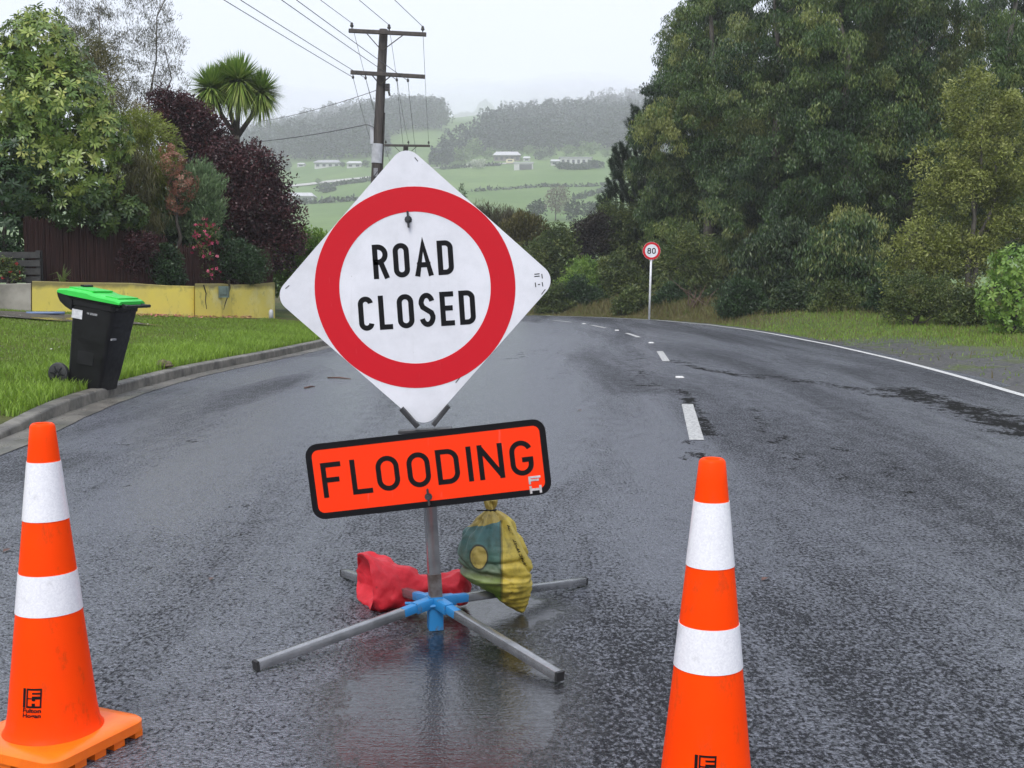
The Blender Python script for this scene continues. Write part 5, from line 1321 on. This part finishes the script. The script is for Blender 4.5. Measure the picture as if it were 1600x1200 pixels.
Y_ = (5 + (18.2 - 5) * rg.random(n) ** .9) * K; D_ = rg.random(n) ** 1.15 * 8.5 + .15; X_ = kerb_x(Y_) - D_
pw = np.interp(X_, [px(0, 440, 15).x, px(300, 440, 16.5).x, px(427, 440, 18).x], [15 * K, 16.4 * K, 17.8 * K])   # wall line
inpath = (np.abs(Y_ - 14.0 * K) < .5 * K) & (X_ < -7.6)
driveway = (Y_ < 6.6 * K) & (D_ < .5)
keep = (Y_ < pw - .15) & ~inpath & ~driveway & ~((Y_ > 17 * K) & (D_ > 2.5))
X_, Y_, D_ = X_[keep], Y_[keep], D_[keep]
patch = .5 + .5 * np.sin(X_ * 2.1 + 1.2 * np.sin(Y_ * 1.3)) * np.sin(Y_ * 1.7 + X_ * .6)
lush = sm(2.2, .5, D_) * (.55 + .45 * patch)
hm = .025 + .035 * patch + .11 * lush
grass('grass', X_, Y_, verge_z(X_, Y_) - .012, hm * .6, hm * 1.25, .006, L_grass, 56, 'wet green grass growing on the verge behind the kerb', tshift=.34 * lush - .02 + .12 * patch)
# fallen petals and daisies
def scatter(name, X, Y, Z, s, mat, seed, label):
    rng = np.random.default_rng(seed); n = len(X); P = np.stack([X, Y, Z], -1); a = rng.random(n) * 6.28
    u = np.stack([np.cos(a), np.sin(a), .25 * rng.normal(size=n)], -1) * (s * rng.uniform(.6, 1.3, n))[:, None]; v = np.stack([-np.sin(a), np.cos(a), .25 * rng.normal(size=n)], -1) * (s * .7)
    V_ = np.stack([P - u, P - v, P + u, P + v], 1).reshape(-1, 3); o = np_mesh(name, V_, np.arange(4 * n).reshape(n, 4), mat, tint=rng.random(n)); return tag(o, label, name.replace('_', ' '), kind='stuff')
n = 420; fx_ = rg.uniform(210, 400, n); Yw = np.interp(fx_, [50, 303, 427], [15 * K, 16.5 * K, 18 * K]) - rg.random(n) ** 1.6 * .8 - .05; Xw = (fx_ - 800) / F * Yw
scatter('fallen_petals', Xw, Yw, verge_z(Xw, Yw) + .035, .028, leafmat('fallen petal', [(.42, .10, .09), (.5, .22, .2), (.30, .06, .06)], trans=.1), 57, 'pink fallen petals strewn along the foot of the yellow wall')
n = 110; Yd = rg.uniform(9.5 * K, 15 * K, n); Xd = kerb_x(Yd) - rg.uniform(.8, 6.5, n)
scatter('daisies', Xd, Yd, verge_z(Xd, Yd) + .05, .013, plain('daisy', (.7, .7, .66), (.6, .6, .5)), 58, 'tiny white daisies dotted over the verge')
st_ = MB()
for k in range(7): st_.loft([[Vector((.05 * math.sin(k * 2.1) + r * math.cos(a_) * (1 + .3 * math.sin(3 * a_ + k)), .04 * math.cos(k * 1.7) + r * math.sin(a_), z)) for a_ in np.linspace(0, 2 * math.pi, 9)[:-1]] for r, z in ((.05, 0), (.09 - .008 * k, .015 + .01 * k), (.02, .035 + .012 * k))])
so_ = st_.build('leaf_clump', plain('dead leaves', (.16, .13, .06), (.07, .055, .03), rough=.7, scale=30), smooth=True); pp = gp(256, 556, .3); so_.location = (pp.x, pp.y, verge_z(pp.x, pp.y) + .02); tag(so_, 'small brown clump of dead leaves on the grass right of the bin', 'leaf clump')
M_twig = plain('wet brown twig', (.12, .05, .03), (.06, .028, .018), rough=.4, scale=30)
for tx0, ty0, tx1, ty1, lb in ((512, 590, 548, 592, 'reddish brown twig lying on the road left of the diamond sign'), (236 + 240, 606, 492, 604, 'short dark twig on the road near the left kerb')):
    a = gp(tx0, ty0, .012); b = gp(tx1, ty1, .012); o = MB().tube([Vector((0, 0, 0)), (b - a) * .5 + Vector((0, .05, .004)), b - a], [.010, .012, .005], 6).build('twig', M_twig, smooth=True); o.location = a; tag(o, lb, 'twig', 'twigs on the road')
for lx0, ly0, sz, lb in ((11, 860, .035, 'small reddish fallen leaf on the road left of the left cone'), (905, 641, .05, 'dark fallen leaf on the road right of the diamond sign'), (1195, 905, .03, 'small dark leaf on the road right of the right cone'), (330, 905, .03, 'small brown leaf on the road left of the stand')):
    a = gp(lx0, ly0, .006); m = MB().add([(-sz, 0, 0), (-sz * .2, -sz * .45, .006), (sz, 0, .003), (-sz * .1, sz * .45, .008)], [(0, 1, 2, 3)]); o = m.build('fallen_leaf', M_twig); o.location = a; o.rotation_euler = (0, 0, lx0 * .7); tag(o, lb, 'leaf', 'fallen leaves on the road')
# right verge
n = 80000; Yr = rg.uniform(9 * K, 27 * K, n); sr = .3 + rg.random(n) * 8.5; Xr = right_x(np.minimum(Yr, 22.5 * K)) + sr
gz = terrain(Xr, Yr); sR_ = dist_poly(Xr, Yr, right_line); ok = ~in_poly(Xr, Yr, ROADPOLY) & (sR_ > .22) & ((sR_ > 2.4 + .5 * np.sin(Yr * 1.9) + rg.normal(0, .35, n)) | (Yr / K > 16 + rg.normal(0, .6, n)) | (rg.random(n) < .05))
Xr, Yr, gz, sR_ = Xr[ok], Yr[ok], gz[ok], sR_[ok]; dryp = rg.random(len(Xr)) < (.12 + .5 * sm(20.5, 24, Yr / K) * sm(9.5, 7.5, Xr) + .25 * sm(4.5, 7, sR_))
hr = .03 + .05 * rg.random(len(Xr)) + .03 * (sR_ > 3)
grass('grass', Xr[~dryp], Yr[~dryp], gz[~dryp] - .01, hr[~dryp] * .7, hr[~dryp] * 1.2, .007, L_grass, 60, 'short yellow green grass on the verge beyond the right edge line', tshift=.12)
hr = np.where(Yr > 20 * K, hr * 2.6, hr * 1.5)
grass('dry_grass', Xr[dryp], Yr[dryp], gz[dryp] - .01, hr[dryp] * .7, hr[dryp] * 1.3, .008, L_dry, 61, 'brown dry grass and weeds at the foot of the eucalyptus row')
n = 26000; s_ = rg.random(n); Pl = right_line[np.arange(len(right_line)) >= len(right_line) - 8]
seg = rg.integers(0, len(R_BEND) - 3, n); A = np.array(R_BEND); a0 = A[seg]; a1 = A[seg + 1]; tdir = unit(a1 - a0); nn = np.stack([tdir[:, 1], -tdir[:, 0]], -1); wd = .35 + rg.random(n) ** 1.2 * 3.2
q = a0 + (a1 - a0) * s_[:, None] + nn * wd[:, None]; gz = terrain(q[:, 0], q[:, 1]); hh = .08 + .30 * rg.random(n) * sm(.4, 1.5, wd)
grass('dry_grass', q[:, 0], q[:, 1], gz - .02, hh * .7, hh * 1.2, .010, L_dry, 62, 'long brown dry grass on the bank around the bend')
# dead branch on the bank
db = MB(); r_ = np.random.default_rng(63)
for k in range(14):
    a = r_.uniform(-.9, .9); L_ = r_.uniform(.5, 1.5); db.tube([(r_.uniform(-.5, .5), r_.uniform(-.2, .2), 0), (math.sin(a) * L_ * .6, -.1, L_ * .45), (math.sin(a) * L_, -.15, L_ * .6 + r_.uniform(-.1, .2))], [.022, .014, .005], 5)
dbo = db.build('dead_branch', plain('dead wood', (.16, .105, .075), (.08, .05, .04), rough=.7, scale=20)); p = px(1095, 480, 25.6); dbo.location = (p.x, 25.6 * K, tz(p.x, 25.6 * K)); tag(dbo, 'reddish brown dead branches on the bank right of the speed sign', 'branch')

# ------------------------------------------------------------------ far hillside
rf = np.random.default_rng(77)
def in_px_poly(x, y, poly): return in_poly(np.asarray(x, float), np.asarray(y, float), poly)
def to_px(X, Y, Z):
    dz = Z - H; f_ = Y * CP - dz * SP; u_ = Y * SP + dz * CP; return 800 + F * X / f_, 600 - F * u_ / f_
n = 60000
Yf = rf.uniform(390, 740, n); Xf = rf.uniform(-.46, .42, n) * Yf; Yf = Yf * K; Zf = terrain(Xf, Yf); ux, uy = to_px(Xf, Yf, Zf)
left_w = [(300, 262), (430, 256), (560, 250), (600, 246), (606, 214), (640, 206), (690, 203), (700, 150), (300, 120)]
right_w = [(672, 262), (690, 256), (722, 241), (745, 232), (774, 209), (789, 198), (851, 187), (1000, 180), (1400, 180), (1400, 250), (1020, 240), (940, 236), (860, 237), (770, 240), (735, 247), (700, 258)]
inw = in_px_poly(ux, uy, left_w) | in_px_poly(ux, uy, right_w)
Xf, Yf, Zf = Xf[inw], Yf[inw], Zf[inw]
# thin to a spacing
sel = []; cell = {}
for i in range(len(Xf)):
    k = (int(Xf[i] // 5.2), int(Yf[i] // 9.0))
    if k in cell: continue
    cell[k] = 1; sel.append(i)
sel = np.array(sel); print('forest trees', len(sel))
def conifers(name, X, Y, Z, seed, label, mat, hlo=11, hhi=22, per=110):
    rng = np.random.default_rng(seed); m = len(X); n = m * per; idx = np.repeat(np.arange(m), per)
    h = (rng.uniform(hlo, hhi, m) * (1 + .22 * np.sin(X * .05) * np.cos(Y * .03)))[idx]; kind = (rng.random(m) < .4)[idx]; r = (rng.uniform(.17, .27, m)[idx]) * h
    u = rng.random(n) ** .8; prof = np.where(kind, np.sqrt(np.clip(1 - (2 * u - 1) ** 2, 0, 1)) * 1.15, (1 - u) * 1.25 + .06)
    a = rng.random(n) * 6.28; q = np.sqrt(rng.random(n)) * r * prof * rng.uniform(.75, 1.2, m)[idx]
    P = np.stack([X[idx] + q * np.cos(a), Y[idx] + q * np.sin(a), Z[idx] + h * (.10 + .88 * u)], -1)
    V_, F_, T_ = leaves(rng, P, np.stack([np.cos(a), np.sin(a), rng.normal(-.1, .5, n)], -1), 1.9, 1.25, np.clip(rng.random(m)[idx] + rng.normal(0, .12, n), 0, 1))
    o = np_mesh(name, V_, F_, mat, tint=T_); return tag(o, label, 'forest', kind='stuff')
L_conif = leafmat('far conifer', [(.008, .016, .014), (.017, .029, .023), (.03, .044, .030)], trans=.05)
lx_ = Xf[sel] / Yf[sel] * K < -.08
conifers('conifer_forest', Xf[sel][lx_], Yf[sel][lx_], Zf[sel][lx_], 78, 'misty dark conifer forest on the left hill behind the power pole', L_conif)
conifers('conifer_forest', Xf[sel][~lx_], Yf[sel][~lx_], Zf[sel][~lx_], 79, 'misty dark conifer forest covering the right hill above the farmhouses', L_conif)
# the last hill, nearly lost in the mist
hx = np.linspace(-160, 160, 40); hy = np.linspace(-120, 120, 24); HX, HY = np.meshgrid(hx, hy)
HZ = 70 * np.exp(-(HX / 85) ** 2 - (HY / 70) ** 2) * (1 + .12 * np.sin(HX * .09) + .1 * np.sin(HX * .21 + HY * .1))
pk = px(745, 168, 1000); idx = np.arange(HX.size).reshape(HX.shape); quads = np.stack([idx[:-1, :-1], idx[:-1, 1:], idx[1:, 1:], idx[1:, :-1]], -1).reshape(-1, 4)
fh = np_mesh('far_hill', np.stack([HX, HY, HZ], -1).reshape(-1, 3), quads, plain('far hill', (.05, .07, .05), (.08, .10, .06), scale=.05), smooth=True); fh.location = (pk.x, 1000 * K, pk.z - 70); tag(fh, kind='structure')

# gravel track across the left field
tr = [hit(x, y) for x, y in ((425, 296), (445, 293), (480, 289), (520, 284), (560, 279.5), (600, 275), (640, 269), (680, 263), (730, 259.5), (780, 256.5), (830, 255))]
M_track = plain('pale gravel track', (.42, .41, .38), (.30, .29, .27), rough=.6, scale=.3)
le, ri = [], []
P_ = np.array([(p.x, p.y) for p in tr]); tt = np.linspace(0, len(tr) - 1, 90); TX = np.interp(tt, range(len(tr)), P_[:, 0]); TY = np.interp(tt, range(len(tr)), P_[:, 1])
wdt = np.interp(TX, [TX.min(), TX.min() + 60, TX.max()], [3.2, 2.8, 1.5])
for x, y, w in zip(TX, TY, wdt): le.append((x, y - w * K, tz(x, y - w * K) + .35)); ri.append((x, y + w * K, tz(x, y + w * K) + .35))
strip('gravel_track', le, ri, M_track)

# farmhouses
M_hw = plain('house white', (.50, .50, .48), (.42, .42, .41), rough=.6, scale=1); M_hr = plain('pale roof', (.50, .50, .50), (.40, .40, .41), rough=.5, scale=1)
M_hd = plain('shed interior shade', (.06, .06, .06), (.09, .09, .09), rough=.6, scale=1); M_win = plain('window glass', (.03, .035, .04), (.05, .055, .06), rough=.15, scale=2)
M_hg = plain('grey roof', (.34, .34, .35), (.27, .27, .28), rough=.5, scale=1)
def house(x, y, wpx, hpx, label, depth=8, roof=M_hr, wallm=M_hw, hip=.25, nwin=4, name='farmhouse', openfront=False, flat=False):
    p = hit(x, y); w = wpx * p.y / F; h = hpx * p.y / F; wallh = h * (.55 if not flat else .85)
    o = thing(name, label, 'house' if name == 'farmhouse' else 'shed', p, 'buildings on the far hillside')
    d = depth
    wl_ = MB().box((0, d/2, wallh/2 - 1.5), (w * .92, d * .9, wallh + 3)).build('wall', wallm, o)
    rf_ = MB()
    if flat: rf_.loft([[Vector((sx * w/2, d/2 + sy * d/2, z)) for sx, sy in ((-1, -1), (1, -1), (1, 1), (-1, 1))] for z in (wallh, wallh + h * .12)])
    else:
        e = [Vector((sx * w/2, d/2 + sy * (d/2 + .4), wallh)) for sx, sy in ((-1, -1), (1, -1), (1, 1), (-1, 1))]; rx = w/2 * (1 - hip)
        rf_.add(e + [v + Vector((0, 0, .25)) for v in e] + [Vector((-rx, d/2, h)), Vector((rx, d/2, h))], [(0, 1, 2, 3), (0, 4, 5, 1), (1, 5, 6, 2), (2, 6, 7, 3), (3, 7, 4, 0), (4, 8, 9, 5), (5, 9, 6), (6, 9, 8, 7), (7, 8, 4)])
    r_ = rf_.build('roof', roof, o)
    if openfront: MB().box((w * .10, d * .05 - .05, wallh * .42), (w * .6, .12, wallh * .8)).build('opening', M_hd, o)  # flat dark panel stands in for the shade inside the open shed
    else:
        for k in range(nwin):
            xx = -w * .46 + w * .92 * (k + .5) / nwin; MB().box((xx, d * .05 - .04, wallh * .5), (w * .92 / nwin * .5, .1, wallh * .5)).build('window', M_win, o)
    return o
house(466, 316, 48, 16, 'white farmhouse with a pale roof nearest at the left, below the gravel track', 9, nwin=5)
house(511, 262, 42, 13, 'wide grey-roofed farmhouse at the foot of the left forest', 9, roof=M_hg, nwin=4)
house(553, 262, 24, 11, 'small pale farmhouse right beside the wide grey-roofed one', 8, nwin=2)
house(470, 261, 12, 7, 'tiny white shed at the far left foot of the left forest', 5, nwin=1, name='farm_shed')
house(792, 252, 44, 16, 'long pale-roofed farmhouse on the right hillside above the open shed', 9, nwin=5, wallm=plain('brown cladding', (.16, .13, .11), (.12, .10, .08)))
house(818, 266, 32, 13, 'flat-roofed white shed with a dark open front in the right field', 7, openfront=True, flat=True, name='farm_shed')
house(823, 252, 12, 8, 'tiny white hut just above the open-fronted shed', 4, nwin=1, name='farm_shed')
house(900, 258, 52, 13, 'long low white and grey farmhouse at the right, behind a hedge', 8, nwin=6, roof=M_hg, flat=True)
house(872, 258, 24, 10, 'pale gabled wing left of the long low farmhouse', 8, nwin=2, hip=.1)
house(657, 192, 16, 9, 'small white-roofed building high on the ridge between the forests', 6, nwin=1, name='farm_shed')
cv = hit(797, 256); c_ = MB().loft([[Vector((x, y, z)) for x, y in ((-2.2, -1), (2.2, -1), (2.2, 1), (-2.2, 1))] for z in (.4, 2.0)] + [[Vector((x * .85, y, 2.5)) for x, y in ((-2.2, -1), (2.2, -1), (2.2, 1), (-2.2, 1))]])
co_ = c_.build('caravan', plain('cream caravan', (.6, .55, .36), (.5, .46, .3))); co_.location = cv; MB().box((0, -1.03, 1.6), (2.4, .08, .6)).build('window', M_win, co_); tag(co_, 'small cream caravan left of the open-fronted shed', 'caravan')

L_pale = leafmat('far pale tree', [(.10, .17, .06), (.16, .24, .09), (.24, .30, .13)]); L_fard = leafmat('far dark tree', [(.03, .05, .03), (.05, .075, .042), (.07, .09, .05)]); L_brown = leafmat('far bare tree', [(.10, .085, .06), (.14, .12, .085), (.18, .15, .11)])
L_bloss = leafmat('far blossom tree', [(.32, .36, .26), (.45, .48, .38), (.55, .57, .48)])
def far_tree(x, y, wpx, hpx, lm, label, seed, name='far_tree', n=260, y0=130):
    rng = np.random.default_rng(seed); p = hit(x, y, y0); r = wpx * p.y / F / 2; h = hpx * p.y / F
    t = thing(name, label, 'tree', p, 'trees on the far hillside')
    C = rng.normal(0, .38, (9, 3)) * np.array([r, r * .6, h * .22]) + np.array([0, 0, h * .55]); li = rng.integers(0, 9, n); o, v = in_ball(rng, n, .4)
    P = C[li] + o * np.array([r * .62, r * .5, h * .30]); P[:, 2] = np.clip(P[:, 2], .2, h * 1.02)
    V_, F_, T_ = leaves(rng, P, v + rng.normal(0, .5, v.shape), max(.45, r * (.12 if n > 1000 else .26)), max(.25, r * (.06 if n > 1000 else .17)), np.clip(.5 + .2 * rng.normal(size=n), 0, 1)); np_mesh('crown', V_, F_, lm, t, tint=T_)
    MB().tube([(0, 0, -1), (0, 0, h * .5)], [h * .018, h * .008], 5).build('trunk', M_dbark, t)
FT = [(700, 258, 24, 20, L_fard, 'dark bush at the lower left corner of the right forest'), (722, 256, 30, 26, L_pale, 'large pale green tree left of the blossom tree'), (740, 252, 26, 36, L_pale, 'tallest pale green tree in front of the right forest'),
      (745, 264, 24, 14, L_bloss, 'whitish blossoming shrub by the hillside track'), (764, 250, 20, 18, L_pale, 'pale tree left of the long pale-roofed farmhouse'), (812, 248, 10, 12, L_pale, 'small pale tree right against the long pale-roofed farmhouse'),
      (826, 247, 18, 20, L_pale, 'round pale green tree right of the long pale-roofed farmhouse'), (845, 250, 22, 14, L_fard, 'grey green bush between the two right farmhouses'), (858, 247, 16, 16, L_fard, 'dusky tree left of the gabled wing'),
      (888, 244, 22, 18, L_pale, 'pale round tree behind the long low farmhouse'), (922, 243, 28, 22, L_pale, 'wide pale round tree at the right of the far row'), (905, 247, 16, 14, L_pale, 'small pale tree between two round ones behind the low farmhouse'),
      (945, 247, 16, 14, L_pale, 'last pale tree of the far row at the right'), (930, 263, 30, 12, L_fard, 'dark hedge bush right of the long low farmhouse'), (880, 264, 34, 8, L_fard, 'low dark hedge in front of the gabled wing'), (905, 265, 36, 8, L_fard, 'low dark hedge in front of the long low farmhouse'),
      (868, 345, 52, 62, L_brown, 'bare brownish tree in the field above the roadside bushes'), (842, 345, 34, 34, L_fard, 'grey green bush left of the bare brownish tree'), (900, 346, 36, 36, L_fard, 'grey green bush right of the bare brownish tree'), (928, 344, 34, 30, L_fard, 'farthest right bush of the field clump'),
      (506, 302, 30, 14, L_fard, 'dark bush right of the nearest white farmhouse'), (535, 262, 10, 10, L_fard, 'small bush between the two left farmhouses'), (440, 262, 22, 14, L_fard, 'dark tree at the left foot of the left forest'), (497, 288, 10, 10, L_pale, 'small pale tree on the track by the white farmhouse'),
      (448, 268, 16, 16, L_fard, 'bushy tree left of the tiny white shed'), (573, 262, 14, 12, L_fard, 'dark tree right of the small pale farmhouse'), (680, 258, 20, 18, L_fard, 'dark tree just right of the diamond sign top'), (690, 205, 26, 40, L_fard, 'tall rounded dark tree standing on the ridge right of the white roof'),
      (640, 200, 22, 34, L_fard, 'rounded dark tree on the ridge left of the white roof'), (766, 188, 16, 14, L_fard, 'lone small tree on the saddle between the forests')]
for i, (x, y, w, h, lm, lb) in enumerate(FT): far_tree(x, y, w, h, lm, lb, 200 + i, n=1400 if lm is L_brown else 420)
# hedgerows along the field edges
def hedge(pts_, hgt, label, seed):
    rng = np.random.default_rng(seed); Q = [hit(x, y) for x, y in pts_]; O = Q[0]; n = 420; t = rng.random(n) * (len(Q) - 1); k = t.astype(int); fr = t - k
    A = np.array([tuple(q) for q in Q]); P = A[k] * (1 - fr)[:, None] + A[np.minimum(k + 1, len(Q) - 1)] * fr[:, None]; P[:, 2] = terrain(P[:, 0], P[:, 1]); P += rng.normal(0, 1, (n, 3)) * np.array([1, .8, 0]); P[:, 2] += rng.random(n) * hgt
    V_, F_, T_ = leaves(rng, P - np.array(O), rng.normal(size=(n, 3)), 1.6, 1.1, rng.random(n)); o = np_mesh('hedge', V_, F_, L_fard, tint=T_); o.location = O; tag(o, label, 'hedge', 'hedgerows on the far hillside')
hedge([(505, 293), (540, 288), (580, 283)], 1.2, 'low hedge along the lower side of the gravel track', 300)
hedge([(440, 322), (500, 318), (560, 314)], 1.5, 'dark hedge below the nearest white farmhouse', 301)
hedge([(740, 300), (850, 292), (960, 290)], .8, 'thin hedge line across the middle of the right field', 303)
hedge([(900, 312), (940, 300), (985, 262)], .9, 'thin hedge line climbing the right field beside the trees', 304)
hedge([(690, 265), (740, 261), (780, 259)], 1.2, 'thin hedge along the right field below the farmhouses', 302)

# ------------------------------------------------------------------ rain haze
hz = MB().box((0, 585 * K, 112), (1780, 1320 * K, 236)).build('haze', None); tag(hz, kind='stuff')
def mist(x, y, Y, rx, ry, rz, dens):
    rs = []
    for k in range(1, 16):
        a = math.pi * k / 16; rs.append((math.sin(a), -math.cos(a)))
    p = px(x, y, Y); m = MB().lathe([(.01, -1)] + rs + [(.01, 1)], 32); o = m.build('mist', None, smooth=True); o.location = p; o.scale = (rx, ry, rz); tag(o, kind='stuff')
    mt_ = bpy.data.materials.new('mist'); mt_.use_nodes = True; q = mt_.node_tree.nodes; q.clear(); v = q.new('ShaderNodeVolumePrincipled'); v.inputs['Color'].default_value = (.955, .96, 1.0, 1); v.inputs['Density'].default_value = dens
    w = q.new('ShaderNodeOutputMaterial'); mt_.node_tree.links.new(v.outputs[0], w.inputs['Volume']); o.data.materials.append(mt_)
mist(905, 165, 590, 70, 60, 24, .0045); mist(740, 172, 800, 130, 90, 30, .004); mist(400, 178, 590, 110, 60, 22, .004); mist(860, 172, 640, 130, 70, 24, .003)
hm_ = bpy.data.materials.new('haze'); hm_.use_nodes = True; nn_ = hm_.node_tree.nodes; nn_.clear()
pv = nn_.new('ShaderNodeVolumePrincipled'); pv.inputs['Color'].default_value = (.955, .96, 1.0, 1); pv.inputs['Density'].default_value = HAZE
mo_ = nn_.new('ShaderNodeOutputMaterial'); hm_.node_tree.links.new(pv.outputs[0], mo_.inputs['Volume']); hz.data.materials.append(hm_)
